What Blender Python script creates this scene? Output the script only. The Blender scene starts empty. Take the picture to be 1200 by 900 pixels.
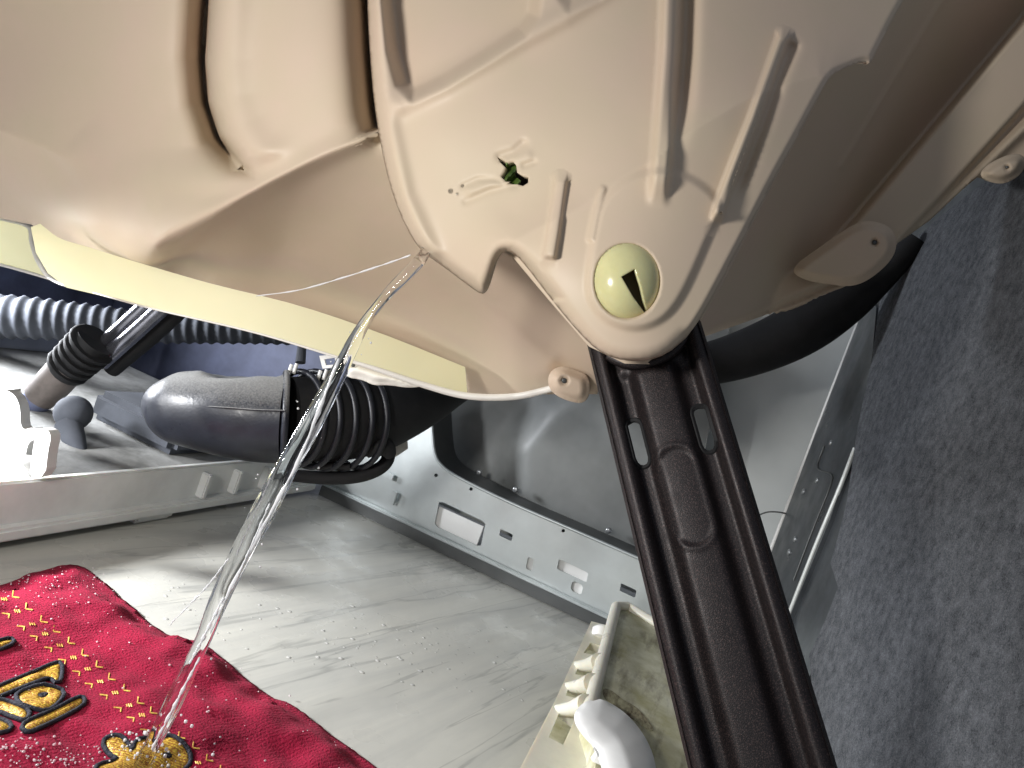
import bpy, bmesh, math, random
import numpy as np
from mathutils import Vector, Matrix, noise
from mathutils.geometry import delaunay_2d_cdt

random.seed(7)
SC = bpy.context.scene
COL = SC.collection

# ------------------------------------------------------------------ camera
F = 866.0                       # focal length in photo pixels (1200 x 900)
H = 0.23                        # camera height above the tiles
def nrm(v):
    v = np.array(v, float); return v / np.linalg.norm(v)
YC = nrm((264, 41, F))          # machine axes seen from the camera (x right, y down, z forward)
_x2 = (-F*F - 41*218.7) / (264 + 41*.47)
XC = -nrm((_x2, 218.7 + .47*_x2, F))
ZC = np.cross(XC, YC)
BAS = np.array([XC, YC, ZC])    # camera vector -> world vector
CAM = np.array([0, 0, H])

cd = bpy.data.cameras.new('camera')
cam = bpy.data.objects.new('camera', cd); COL.objects.link(cam)
R = Matrix.Identity(4)
for i, (ax, s) in enumerate(((0, 1), (1, -1), (2, -1))):
    for r in range(3): R[r][i] = s * BAS[r][ax]
R[0][3], R[1][3], R[2][3] = CAM
cam.matrix_world = R
cd.sensor_width = 36; cd.lens = 36*F/1200
cd.clip_start = 0.005; cd.clip_end = 50
SC.camera = cam
SC.render.resolution_x = 1024; SC.render.resolution_y = 768

def ray(px, py):
    c = np.stack([(np.asarray(px, float)-600)/F, (np.asarray(py, float)-450)/F, np.ones_like(np.asarray(px, float))], -1)
    return c @ BAS.T
def at(px, py, d):
    return ray(px, py) * np.asarray(d, float)[..., None] + CAM
def P(px, py, d): return Vector(at(np.array(px), np.array(py), np.array(d)))
def plane_depth(p0, n):
    p0 = np.array(p0, float); n = np.array(n, float)
    return lambda x, y: ((p0-CAM) @ n) / (ray(x, y) @ n)
def on_floor(px, py, z=0.0): 
    d = plane_depth((0, 0, z), (0, 0, 1))(np.array(px), np.array(py)); return P(px, py, d)

# ------------------------------------------------------------------ world and lamps
w = bpy.data.worlds.new('World'); SC.world = w; w.use_nodes = True
w.node_tree.nodes['Background'].inputs[0].default_value = (.55, .6, .7, 1)
w.node_tree.nodes['Background'].inputs[1].default_value = 0.30
SC.cycles.sample_clamp_indirect = 2.5; SC.cycles.blur_glossy = .6
SC.view_settings.view_transform = 'Standard'; SC.view_settings.look = 'None'
SC.view_settings.exposure = 0.2; SC.view_settings.gamma = 1.0

def lamp(name, loc, target, power, size, color, spread=180):
    l = bpy.data.lights.new(name, 'AREA'); l.shape = 'DISK'; l.size = size
    l.energy = power; l.color = color; l.spread = math.radians(spread)
    o = bpy.data.objects.new(name, l); COL.objects.link(o)
    o.location = loc
    o.rotation_euler = (Vector(target)-Vector(loc)).to_track_quat('-Z', 'Y').to_euler()
    return o
# phone torch right beside the lens, and the hand lamp that lies at the left on the floor side
def camv(x, y, z): return Vector(np.array([x, y, z]) @ BAS.T + CAM)
lamp('phone_torch', camv(-.22, -.075, .035), P(580, 400, .35), 1.15, .06, (1, .97, .93))
lamp('hand_lamp', (-.70, .46, .125), (-.22, .66, .02), 2.0, .12, (.92, .95, 1), 130)
lamp('floor_fill', (-.54, .19, .16), (-.33, .35, .0), 1.15, .05, (.97, .98, 1), 92)  # extra lamp added at the left to brighten the floor

# ------------------------------------------------------------------ materials
MATS = {}
def mat(name, col, rough=.5, metal=0., var=.0, vscale=20., bump=0., bscale=300., spec=.5, sss=0., col2=None, coat=0., stretch=None, detail=4, trans=0., ior=1.45, rvar=0.):
    m = bpy.data.materials.new(name); m.use_nodes = True
    nt = m.node_tree; b = nt.nodes['Principled BSDF']
    b.inputs['Roughness'].default_value = rough; b.inputs['Metallic'].default_value = metal
    b.inputs['Specular IOR Level'].default_value = spec
    b.inputs['Base Color'].default_value = (*col, 1)
    b.inputs['Coat Weight'].default_value = coat
    b.inputs['Transmission Weight'].default_value = trans; b.inputs['IOR'].default_value = ior
    if sss:
        b.inputs['Subsurface Weight'].default_value = sss
        b.inputs['Subsurface Radius'].default_value = (.004, .0025, .0012); b.inputs['Subsurface Scale'].default_value = 1
    tc = nt.nodes.new('ShaderNodeTexCoord'); src = tc.outputs['Object']
    if stretch:
        mp = nt.nodes.new('ShaderNodeMapping'); mp.inputs['Scale'].default_value = stretch[0]; mp.inputs['Rotation'].default_value = stretch[1]
        nt.links.new(src, mp.inputs[0]); src2 = mp.outputs[0]
    else: src2 = src
    if var or col2:
        n = nt.nodes.new('ShaderNodeTexNoise'); n.inputs['Scale'].default_value = vscale; n.inputs['Detail'].default_value = detail
        n.inputs['Roughness'].default_value = .65
        nt.links.new(src2, n.inputs['Vector'])
        cr = nt.nodes.new('ShaderNodeValToRGB')
        c2 = col2 if col2 else tuple(c*(1-var) for c in col)
        c1 = col if col2 else tuple(min(1, c*(1+var*.6)) for c in col)
        cr.color_ramp.elements[0].position = .36; cr.color_ramp.elements[1].position = .64
        cr.color_ramp.elements[0].color = (*c2, 1); cr.color_ramp.elements[1].color = (*c1, 1)
        nt.links.new(n.outputs['Fac'], cr.inputs[0]); nt.links.new(cr.outputs[0], b.inputs['Base Color'])
    if rvar:
        n3 = nt.nodes.new('ShaderNodeTexNoise'); n3.inputs['Scale'].default_value = vscale*1.7; n3.inputs['Detail'].default_value = 5
        nt.links.new(src, n3.inputs['Vector'])
        mr = nt.nodes.new('ShaderNodeMapRange'); mr.inputs['From Min'].default_value = .3; mr.inputs['From Max'].default_value = .7
        mr.inputs['To Min'].default_value = max(.02, rough-rvar); mr.inputs['To Max'].default_value = min(1, rough+rvar)
        nt.links.new(n3.outputs['Fac'], mr.inputs['Value']); nt.links.new(mr.outputs[0], b.inputs['Roughness'])
    if bump:
        n2 = nt.nodes.new('ShaderNodeTexNoise'); n2.inputs['Scale'].default_value = bscale; n2.inputs['Detail'].default_value = 3
        nt.links.new(src, n2.inputs['Vector'])
        bp = nt.nodes.new('ShaderNodeBump'); bp.inputs['Strength'].default_value = 1.0; bp.inputs['Distance'].default_value = bump
        nt.links.new(n2.outputs['Fac'], bp.inputs['Height']); nt.links.new(bp.outputs[0], b.inputs['Normal'])
    MATS[name] = m
    return m
def nodes(name): 
    m = MATS[name]; return m.node_tree, m.node_tree.nodes['Principled BSDF']

mat('tub', (.59, .468, .362), .52, col2=(.565, .47, .345), vscale=13, bump=.00005, bscale=140, rvar=.08, spec=.35)
mat('tub_backlit', (.72, .67, .42), .4, var=.05, vscale=9, sss=.25)  # yellow of the light from behind is put into the plastic's colour
mat('tub_lit', (.74, .72, .66), .35, var=.06, vscale=30)  # paler copy of the tub plastic, strong lamp light put into the colour
mat('pin', (.66, .62, .33), .22, var=.08, vscale=60, sss=.35, coat=.2)
mat('pin_shade', (.17, .15, .06), .6)  # darker copy of the pin colour, paints the shade inside the slit
mat('black', (.010, .010, .011), .75, var=.3, vscale=60)
mat('rubber', (.016, .018, .026), .38, var=.3, vscale=40, bump=.00012, bscale=500, rvar=.12)
mat('bellows', (.014, .015, .02), .42, var=.3, vscale=60)
mat('steel', (.56, .60, .60), .38, metal=.7, var=.07, vscale=18, rvar=.06)
mat('enamel', (.70, .73, .71), .38, metal=.15, var=.08, vscale=7, rvar=.06)
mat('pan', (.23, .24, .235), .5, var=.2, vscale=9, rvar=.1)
mat('enamel_dark', (.09, .095, .095), .35, metal=.3, var=.15, vscale=12, rvar=.08)
mat('haze_blue', (.11, .125, .20), .6, var=.3, vscale=14, bump=.0003, bscale=60)  # bluish haze at the left is put into this colour
mat('post', (.10, .11, .12), .36, metal=.55, var=.2, vscale=30, rvar=.1)
mat('rail', (.72, .73, .71), .45, var=.10, vscale=22, sss=.1, rvar=.1)
mat('tray', (.34, .34, .33), .65, var=.35, vscale=24, bump=.0006, bscale=160, col2=(.18, .18, .17))
mat('tray_haze', (.22, .24, .29), .6, var=.15, vscale=14)  # grey with the same blue haze put into the colour
mat('cream', (.70, .68, .58), .36, var=.10, vscale=30, sss=.25, rvar=.1)
mat('grimy', (.72, .71, .55), .42, vscale=26, col2=(.40, .38, .20), detail=7, bump=.0002, bscale=120)
mat('hosegrey', (.06, .066, .08), .85, var=.2, vscale=30)
mat('chrome', (.30, .30, .34), .2, metal=.9, var=.2, vscale=60)
mat('brown', (.13, .11, .10), .6, var=.3, vscale=50)
mat('white', (.80, .80, .78), .4, var=.04, vscale=40)
mat('paper', (.55, .54, .50), .7, var=.15, vscale=90)
mat('leaf', (.10, .16, .03), .45, vscale=220, col2=(.025, .05, .01))
mat('floordrop', (.50, .50, .47), .06, var=.1, vscale=60)
mat('toweldrop', (.9, .8, .83), .06, trans=.55, ior=1.33)  # whitish base colour paints the sparkle on the drops
mat('spray', (.97, .98, 1), .08, trans=.45, ior=1.33)
mat('water', (1, 1, 1), .0, trans=1., ior=1.33)
mat('gold', (.85, .62, .08), .38, metal=.15, vscale=900, col2=(.30, .10, .02), bump=.0006, bscale=900)
mat('goldthread', (.85, .62, .14), .45, metal=.2, vscale=800, col2=(.5, .2, .04))
mat('darkthread', (.014, .015, .026), .8, var=.3, vscale=400, bump=.0008, bscale=900)
mat('stain', (.50, .48, .31), .7, vscale=170, col2=(.085, .055, .028), detail=7, stretch=((1, .35, 1), (0, 0, .5)))
mat('rivet', (.42, .44, .45), .3, metal=.7)

nt, b = nodes('tub_backlit')
tr = nt.nodes.new('ShaderNodeBsdfTranslucent'); tr.inputs[0].default_value = (.88, .84, .52, 1)
mxs = nt.nodes.new('ShaderNodeMixShader'); mxs.inputs[0].default_value = .28
nt.links.new(b.outputs[0], mxs.inputs[1]); nt.links.new(tr.outputs[0], mxs.inputs[2]); nt.links.new(mxs.outputs[0], nt.nodes['Material Output'].inputs[0])
nt, b = nodes('grimy')
tc = nt.nodes.new('ShaderNodeTexCoord'); mpg = nt.nodes.new('ShaderNodeMapping'); mpg.inputs['Rotation'].default_value = (0, 0, .5); mpg.inputs['Scale'].default_value = (70, 16, 1)
gn = nt.nodes.new('ShaderNodeTexNoise'); gn.inputs['Scale'].default_value = 1.0; gn.inputs['Detail'].default_value = 7; gn.inputs['Roughness'].default_value = .7
nt.links.new(tc.outputs['Object'], mpg.inputs[0]); nt.links.new(mpg.outputs[0], gn.inputs['Vector'])
gr = nt.nodes.new('ShaderNodeMapRange'); gr.inputs['From Min'].default_value = .50; gr.inputs['From Max'].default_value = .72; gr.inputs['To Max'].default_value = .85
nt.links.new(gn.outputs['Fac'], gr.inputs['Value'])
old = b.inputs['Base Color'].links[0].from_socket; gm = nt.nodes.new('ShaderNodeMixRGB'); gm.inputs[2].default_value = (.09, .06, .028, 1)
nt.links.new(gr.outputs[0], gm.inputs[0]); nt.links.new(old, gm.inputs[1]); nt.links.new(gm.outputs[0], b.inputs['Base Color'])
# painted shock absorber: dark brown-violet with metallic flake
m = mat('damper', (.036, .024, .024), .46, metal=.35, coat=.0, rvar=.08, vscale=90)
nt, b = nodes('damper')
tc = nt.nodes.new('ShaderNodeTexCoord')
vo = nt.nodes.new('ShaderNodeTexNoise'); vo.inputs['Scale'].default_value = 2600; vo.inputs['Detail'].default_value = 2
nt.links.new(tc.outputs['Object'], vo.inputs['Vector'])
cr = nt.nodes.new('ShaderNodeValToRGB')
cr.color_ramp.elements[0].position = .52; cr.color_ramp.elements[0].color = (.015, .0125, .0135, 1)
cr.color_ramp.elements[1].position = .72; cr.color_ramp.elements[1].color = (.085, .057, .053, 1)
nt.links.new(vo.outputs['Fac'], cr.inputs[0]); nt.links.new(cr.outputs[0], b.inputs['Base Color'])
bp = nt.nodes.new('ShaderNodeBump'); bp.inputs['Distance'].default_value = .00010
nt.links.new(vo.outputs['Fac'], bp.inputs['Height']); nt.links.new(bp.outputs[0], b.inputs['Normal'])

nt, b = nodes('gold')
tc = nt.nodes.new('ShaderNodeTexCoord'); mpg = nt.nodes.new('ShaderNodeMapping'); mpg.inputs['Rotation'].default_value = (0, 0, 1.2); nt.links.new(tc.outputs['Object'], mpg.inputs[0])
gw = nt.nodes.new('ShaderNodeTexWave'); gw.inputs['Scale'].default_value = 260; gw.inputs['Distortion'].default_value = 3; gw.inputs['Detail'].default_value = 2; nt.links.new(mpg.outputs[0], gw.inputs['Vector'])
old = b.inputs['Base Color'].links[0].from_socket; gm = nt.nodes.new('ShaderNodeMixRGB'); gm.inputs[2].default_value = (.26, .07, .02, 1)
gq = nt.nodes.new('ShaderNodeMapRange'); gq.inputs['From Min'].default_value = .55; gq.inputs['From Max'].default_value = .95; gq.inputs['To Max'].default_value = .8
nt.links.new(gw.outputs['Fac'], gq.inputs['Value']); nt.links.new(gq.outputs[0], gm.inputs[0]); nt.links.new(old, gm.inputs[1]); nt.links.new(gm.outputs[0], b.inputs['Base Color'])
# felt: two noise layers
m = mat('felt', (.12, .13, .14), .95, spec=.1)
nt, b = nodes('felt')
tc = nt.nodes.new('ShaderNodeTexCoord')
mp = nt.nodes.new('ShaderNodeMapping'); nt.links.new(tc.outputs['Object'], mp.inputs[0])
n1 = nt.nodes.new('ShaderNodeTexNoise'); n1.inputs['Scale'].default_value = 900; n1.inputs['Detail'].default_value = 6; n1.inputs['Roughness'].default_value = .75; n1.inputs['Distortion'].default_value = 1.5
n2 = nt.nodes.new('ShaderNodeTexNoise'); n2.inputs['Scale'].default_value = 170; n2.inputs['Detail'].default_value = 4
nt.links.new(mp.outputs[0], n1.inputs['Vector']); nt.links.new(mp.outputs[0], n2.inputs['Vector'])
ad = nt.nodes.new('ShaderNodeMath'); ad.operation = 'MULTIPLY_ADD'; ad.inputs[1].default_value = .72
nt.links.new(n1.outputs['Fac'], ad.inputs[0])
sc_ = nt.nodes.new('ShaderNodeMath'); sc_.operation = 'MULTIPLY'; sc_.inputs[1].default_value = .28
nt.links.new(n2.outputs['Fac'], sc_.inputs[0]); nt.links.new(sc_.outputs[0], ad.inputs[2])
cr = nt.nodes.new('ShaderNodeValToRGB'); e = cr.color_ramp.elements
e[0].position = .36; e[0].color = (.045, .050, .058, 1); e[1].position = .66; e[1].color = (.31, .325, .35, 1)
nt.links.new(ad.outputs[0], cr.inputs[0]); nt.links.new(cr.outputs[0], b.inputs['Base Color'])
bp = nt.nodes.new('ShaderNodeBump'); bp.inputs['Distance'].default_value = .0016
nt.links.new(n1.outputs['Fac'], bp.inputs['Height']); nt.links.new(bp.outputs[0], b.inputs['Normal'])

# towel: red terry with fine ribbing
m = mat('towel', (.36, .014, .05), .9, spec=.15)
nt, b = nodes('towel')
tc = nt.nodes.new('ShaderNodeTexCoord')
n1 = nt.nodes.new('ShaderNodeTexNoise'); n1.inputs['Scale'].default_value = 1000; n1.inputs['Detail'].default_value = 3
n2 = nt.nodes.new('ShaderNodeTexNoise'); n2.inputs['Scale'].default_value = 25; n2.inputs['Detail'].default_value = 4
for n in (n1, n2): nt.links.new(tc.outputs['Object'], n.inputs['Vector'])
wv = nt.nodes.new('ShaderNodeTexWave'); wv.inputs['Scale'].default_value = 150; wv.inputs['Distortion'].default_value = 2; wv.inputs['Detail'].default_value = 2
mpw = nt.nodes.new('ShaderNodeMapping'); mpw.inputs['Rotation'].default_value = (0, 0, .35)
nt.links.new(tc.outputs['Object'], mpw.inputs[0]); nt.links.new(mpw.outputs[0], wv.inputs['Vector'])
mx = nt.nodes.new('ShaderNodeMath'); mx.operation = 'MULTIPLY_ADD'; mx.inputs[1].default_value = .5
nt.links.new(n1.outputs['Fac'], mx.inputs[0]); 
mx2 = nt.nodes.new('ShaderNodeMath'); mx2.operation = 'MULTIPLY'; mx2.inputs[1].default_value = .5
nt.links.new(n2.outputs['Fac'], mx2.inputs[0]); nt.links.new(mx2.outputs[0], mx.inputs[2])
cr = nt.nodes.new('ShaderNodeValToRGB'); e = cr.color_ramp.elements
e[0].position = .34; e[0].color = (.17, .005, .022, 1); e[1].position = .72; e[1].color = (.36, .011, .045, 1)
nt.links.new(mx.outputs[0], cr.inputs[0]); nt.links.new(cr.outputs[0], b.inputs['Base Color'])
b.inputs['Sheen Weight'].default_value = .05; b.inputs['Sheen Tint'].default_value = (1, .5, .6, 1)
mh = nt.nodes.new('ShaderNodeMath'); mh.operation = 'MULTIPLY_ADD'; mh.inputs[1].default_value = .12
nt.links.new(wv.outputs['Fac'], mh.inputs[0]); nt.links.new(n1.outputs['Fac'], mh.inputs[2])
bp = nt.nodes.new('ShaderNodeBump'); bp.inputs['Distance'].default_value = .0009
nt.links.new(mh.outputs[0], bp.inputs['Height']); nt.links.new(bp.outputs[0], b.inputs['Normal'])

# dusty rubber: pale dust where the surface looks up
nt, b = nodes('rubber')
ge = nt.nodes.new('ShaderNodeNewGeometry'); sp = nt.nodes.new('ShaderNodeSeparateXYZ'); nt.links.new(ge.outputs['Normal'], sp.inputs[0])
dn = nt.nodes.new('ShaderNodeTexNoise'); dn.inputs['Scale'].default_value = 800; dn.inputs['Detail'].default_value = 5
tc = nt.nodes.new('ShaderNodeTexCoord'); nt.links.new(tc.outputs['Object'], dn.inputs['Vector'])
a1 = nt.nodes.new('ShaderNodeMath'); a1.operation = 'MULTIPLY_ADD'; a1.inputs[1].default_value = .5
nt.links.new(dn.outputs['Fac'], a1.inputs[0]); nt.links.new(sp.outputs['Z'], a1.inputs[2])
mr = nt.nodes.new('ShaderNodeMapRange'); mr.inputs['From Min'].default_value = .55; mr.inputs['From Max'].default_value = 1.3
nt.links.new(a1.outputs[0], mr.inputs['Value'])
old = b.inputs['Base Color'].links[0].from_socket
mix = nt.nodes.new('ShaderNodeMixRGB'); mix.inputs[2].default_value = (.34, .34, .33, 1)
nt.links.new(mr.outputs[0], mix.inputs[0]); nt.links.new(old, mix.inputs[1]); nt.links.new(mix.outputs[0], b.inputs['Base Color'])

# floor tile: pale grey stone print with drawn-out darker veins, wet patches
m = mat('tile', (.44, .44, .41), .35)
nt, b = nodes('tile')
va = on_floor(190, 690); vb = on_floor(440, 660); VANG = math.atan2(vb.y-va.y, vb.x-va.x)
tc = nt.nodes.new('ShaderNodeTexCoord')
mr_ = nt.nodes.new('ShaderNodeMapping'); mr_.inputs['Rotation'].default_value = (0, 0, -VANG); nt.links.new(tc.outputs['Object'], mr_.inputs[0])
ms = nt.nodes.new('ShaderNodeMapping'); ms.inputs['Scale'].default_value = (1, 9, 1); nt.links.new(mr_.outputs[0], ms.inputs[0])
n1 = nt.nodes.new('ShaderNodeTexNoise'); n1.inputs['Scale'].default_value = 4.5; n1.inputs['Detail'].default_value = 8; n1.inputs['Roughness'].default_value = .6; n1.inputs['Distortion'].default_value = .6
nt.links.new(ms.outputs[0], n1.inputs['Vector'])
cr = nt.nodes.new('ShaderNodeValToRGB'); e = cr.color_ramp.elements
e[0].position = .25; e[0].color = (.36, .36, .335, 1); e[1].position = .60; e[1].color = (.54, .535, .485, 1)
x = cr.color_ramp.elements.new(.40); x.color = (.46, .46, .425, 1)
nt.links.new(n1.outputs['Fac'], cr.inputs[0])
# thin sharp veins
ms2 = nt.nodes.new('ShaderNodeMapping'); ms2.inputs['Scale'].default_value = (1.2, 16, 1); nt.links.new(mr_.outputs[0], ms2.inputs[0])
n2 = nt.nodes.new('ShaderNodeTexNoise'); n2.inputs['Scale'].default_value = 3.1; n2.inputs['Detail'].default_value = 5; n2.inputs['Distortion'].default_value = .35
nt.links.new(ms2.outputs[0], n2.inputs['Vector'])
cv = nt.nodes.new('ShaderNodeValToRGB'); ee = cv.color_ramp.elements
ee[0].position = .40; ee[0].color = (1, 1, 1, 1); ee[1].position = .45; ee[1].color = (1, 1, 1, 1)
y_ = cv.color_ramp.elements.new(.425); y_.color = (.55, .56, .57, 1)
nt.links.new(n2.outputs['Fac'], cv.inputs[0])
mm = nt.nodes.new('ShaderNodeMixRGB'); mm.blend_type = 'MULTIPLY'; mm.inputs[0].default_value = .6
nt.links.new(cr.outputs[0], mm.inputs[1]); nt.links.new(cv.outputs[0], mm.inputs[2]); nt.links.new(mm.outputs[0], b.inputs['Base Color'])
n3 = nt.nodes.new('ShaderNodeTexNoise'); n3.inputs['Scale'].default_value = 22; n3.inputs['Detail'].default_value = 4
nt.links.new(tc.outputs['Object'], n3.inputs['Vector'])
mrr = nt.nodes.new('ShaderNodeMapRange'); mrr.inputs['From Min'].default_value = .42; mrr.inputs['From Max'].default_value = .58; mrr.inputs['To Min'].default_value = .22; mrr.inputs['To Max'].default_value = .45
nt.links.new(n3.outputs['Fac'], mrr.inputs['Value']); nt.links.new(mrr.outputs[0], b.inputs['Roughness'])
n4 = nt.nodes.new('ShaderNodeTexNoise'); n4.inputs['Scale'].default_value = 90; n4.inputs['Detail'].default_value = 4
nt.links.new(tc.outputs['Object'], n4.inputs['Vector'])
bp = nt.nodes.new('ShaderNodeBump'); bp.inputs['Distance'].default_value = .00012; nt.links.new(n4.outputs['Fac'], bp.inputs['Height']); nt.links.new(bp.outputs[0], b.inputs['Normal'])

# ------------------------------------------------------------------ object helpers
def thing(name, label, cat, loc, group=None):
    o = bpy.data.objects.new(name, None); COL.objects.link(o)
    o.location = loc; o.empty_display_size = .02
    o['label'] = label; o['category'] = cat
    if group: o['group'] = group
    return o
def tag(o, label, cat, group=None, kind=None):
    if label: o['label'] = label
    if cat: o['category'] = cat
    if group: o['group'] = group
    if kind: o['kind'] = kind
    return o
def mesh_obj(name, verts, faces, material, parent=None, smooth=True):
    me = bpy.data.meshes.new(name)
    verts = [tuple(v) for v in verts]
    if parent is None:                     # top-level mesh: origin at its base
        a = np.array(verts); c = np.array([(a[:, 0].min()+a[:, 0].max())/2, (a[:, 1].min()+a[:, 1].max())/2, a[:, 2].min()])
        verts = [tuple(v) for v in (a-c)]
    me.from_pydata(verts, [], [tuple(f) for f in faces])
    me.materials.append(MATS[material]); me.update()
    if smooth: me.polygons.foreach_set('use_smooth', [True]*len(me.polygons))
    o = bpy.data.objects.new(name, me); COL.objects.link(o)
    if parent is None: o.location = c
    else:
        o.parent = parent
        if parent.parent is None:           # parts sit at the world origin, so only the root shifts them
            o.matrix_parent_inverse = Matrix.Translation(-parent.location)
    return o

def inside(poly, x, y):
    poly = np.array(poly, float); c = np.zeros(len(x), bool); j = len(poly)-1
    for i in range(len(poly)):
        xi, yi = poly[i]; xj, yj = poly[j]
        if yi != yj:
            c ^= ((yi > y) != (yj > y)) & (x < (xj-xi)*(y-yi)/(yj-yi)+xi)
        j = i
    return c
def segdist(pl, x, y, closed=False):
    """distance to a polyline, side (+1 left hand in pixel space), position 0..1 along it"""
    pl = np.array(pl, float)
    if closed: pl = np.vstack([pl, pl[:1]])
    L = np.linalg.norm(np.diff(pl, axis=0), axis=1); cum = np.concatenate([[0], np.cumsum(L)])
    best = np.full(x.shape, 1e9); side = np.ones(x.shape); tt = np.zeros(x.shape)
    for i in range(len(pl)-1):
        a, b_ = pl[i], pl[i+1]; d = b_-a; l2 = d@d+1e-9
        t = np.clip(((x-a[0])*d[0]+(y-a[1])*d[1])/l2, 0, 1)
        dx = x-a[0]-t*d[0]; dy = y-a[1]-t*d[1]; dd = np.hypot(dx, dy)
        k = dd < best; best = np.where(k, dd, best)
        side = np.where(k, np.sign(d[0]*dy-d[1]*dx), side); tt = np.where(k, (cum[i]+t*L[i])/cum[-1], tt)
    return best, side, tt
def smooth01(v): v = np.clip(v, 0, 1); return v*v*(3-2*v)
def polystep(poly, x, y, wdt):
    """1 inside the polygon, 0 outside, soft over wdt pixels"""
    d, _, _ = segdist(poly, x, y, True); ins = inside(poly, x, y)
    return smooth01(.5 + np.where(ins, d, -d)/wdt)
def tps(ctrl):
    c = np.array(ctrl, float); n = len(c); X = c[:, :2]/1000
    def U(r): return np.where(r > 1e-9, r*r*np.log(r+1e-12), 0)
    K = U(np.linalg.norm(X[:, None]-X[None], axis=2)) + np.eye(n)*2e-4
    A = np.zeros((n+3, n+3)); A[:n, :n] = K; A[:n, n] = 1; A[:n, n+1:] = X; A[n, :n] = 1; A[n+1:, :n] = X.T
    s = np.linalg.solve(A, np.concatenate([c[:, 2], [0, 0, 0]]))
    def f(x, y):
        x = np.asarray(x, float)/1000; y = np.asarray(y, float)/1000
        out = s[n]+s[n+1]*x+s[n+2]*y
        for i in range(n): out = out + s[i]*U(np.hypot(x-X[i, 0], y-X[i, 1]))
        return out
    return f
def smooth_poly(pl, n=3, closed=True):
    """Chaikin corner cutting"""
    pl = [np.array(p, float) for p in pl]
    for _ in range(n):
        out = []
        rng = range(len(pl)) if closed else range(len(pl)-1)
        if not closed: out.append(pl[0])
        for i in rng:
            a, b_ = pl[i], pl[(i+1) % len(pl)]
            out += [a*.75+b_*.25, a*.25+b_*.75]
        if not closed: out.append(pl[-1])
        pl = out
    return [tuple(p) for p in pl]
def resample(poly, step, closed=True):
    out = []; n = len(poly)
    for i in range(n if closed else n-1):
        a = np.array(poly[i], float); b_ = np.array(poly[(i+1) % n], float)
        k = max(1, int(round(np.linalg.norm(b_-a)/step)))
        for j in range(k): out.append(tuple(a+(b_-a)*j/k))
    if not closed: out.append(tuple(poly[-1]))
    return out
def cdt(poly, step, holes=(), feat=()):
    """triangulated region: boundary, holes, and a jittered grid inside"""
    loops = [resample(poly, step)] + [resample(h, step*.6) for h in holes]
    pts = []; faces = []; 
    for lp in loops:
        faces.append(list(range(len(pts), len(pts)+len(lp)))); pts += lp
    a = np.array(poly, float)
    gx, gy = np.meshgrid(np.arange(a[:, 0].min(), a[:, 0].max(), step), np.arange(a[:, 1].min(), a[:, 1].max(), step*.866))
    gx = gx + (np.arange(gx.shape[0]) % 2)[:, None]*step*.5
    gx = gx.ravel(); gy = gy.ravel()
    k = inside(poly, gx, gy) & (segdist(poly, gx, gy, True)[0] > step*.45)
    if step > 1 and step < 6:
        far = (gx < -25) | (gx > 1225) | (gy < -25) | (gy > 925)
        k &= ~far | (np.random.default_rng(1).random(len(gx)) < .06)
    for h in holes: k &= ~inside(h, gx, gy) & (segdist(h, gx, gy, True)[0] > step*.3)
    fp = []
    for pl, offs in feat:                      # rows of points along moulded lines, so that edges stay clean
        c = np.array(resample(spline(pl, max(12, len(pl)*4)), step*.9, False))
        tn = np.gradient(c, axis=0); tn /= np.linalg.norm(tn, axis=1)[:, None]+1e-9
        nn = np.column_stack([-tn[:, 1], tn[:, 0]])
        for o_ in offs: fp += (c+nn*o_).tolist()
        k &= segdist(pl, gx, gy)[0] > max(abs(o_) for o_ in offs)+step*.6
    if fp:
        fp = np.array(fp); kk = inside(poly, fp[:, 0], fp[:, 1]) & (segdist(poly, fp[:, 0], fp[:, 1], True)[0] > step*.4)
        for h in holes: kk &= ~inside(h, fp[:, 0], fp[:, 1])
        pts += [tuple(p) for p in fp[kk]]
    pts += list(zip(gx[k], gy[k]))
    r = delaunay_2d_cdt([Vector(p) for p in pts], [], faces, 1, 1e-5)
    V = np.array([tuple(v) for v in r[0]]); T = np.array(r[2])
    if len(holes):
        c = V[T].mean(axis=1)
        keep = np.ones(len(T), bool)
        for h in holes: keep &= ~inside(h, c[:, 0], c[:, 1])
        T = T[keep]
    return V, T
def orient(V3, T):
    """make triangles face the camera"""
    a, b_, c = V3[T[:, 0]], V3[T[:, 1]], V3[T[:, 2]]
    nn = np.cross(b_-a, c-a); vi = CAM-a
    fl = (nn*vi).sum(1) < 0
    T = T.copy(); T[fl] = T[fl][:, ::-1]
    return T
def solidify(V3, T, thick, along=None):
    """closed shell: push a copy along the inverted vertex normals and stitch the rims"""
    a, b_, c = V3[T[:, 0]], V3[T[:, 1]], V3[T[:, 2]]
    nn = np.cross(b_-a, c-a); N = np.zeros_like(V3)
    for k in range(3): np.add.at(N, T[:, k], nn)
    N /= np.linalg.norm(N, axis=1)[:, None]+1e-12
    if along is not None: N = np.tile(-np.array(along), (len(V3), 1))
    n = len(V3); V = np.vstack([V3, V3-N*thick])
    edges = {}
    for t in T.tolist():
        for i in range(3):
            e_ = (t[i], t[(i+1) % 3]); edges[e_] = 1
    Fs = T.tolist() + (T[:, ::-1]+n).tolist()
    for (u, v) in edges:
        if (v, u) not in edges: Fs.append([v, u, u+n, v+n])
    return V, Fs
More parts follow.
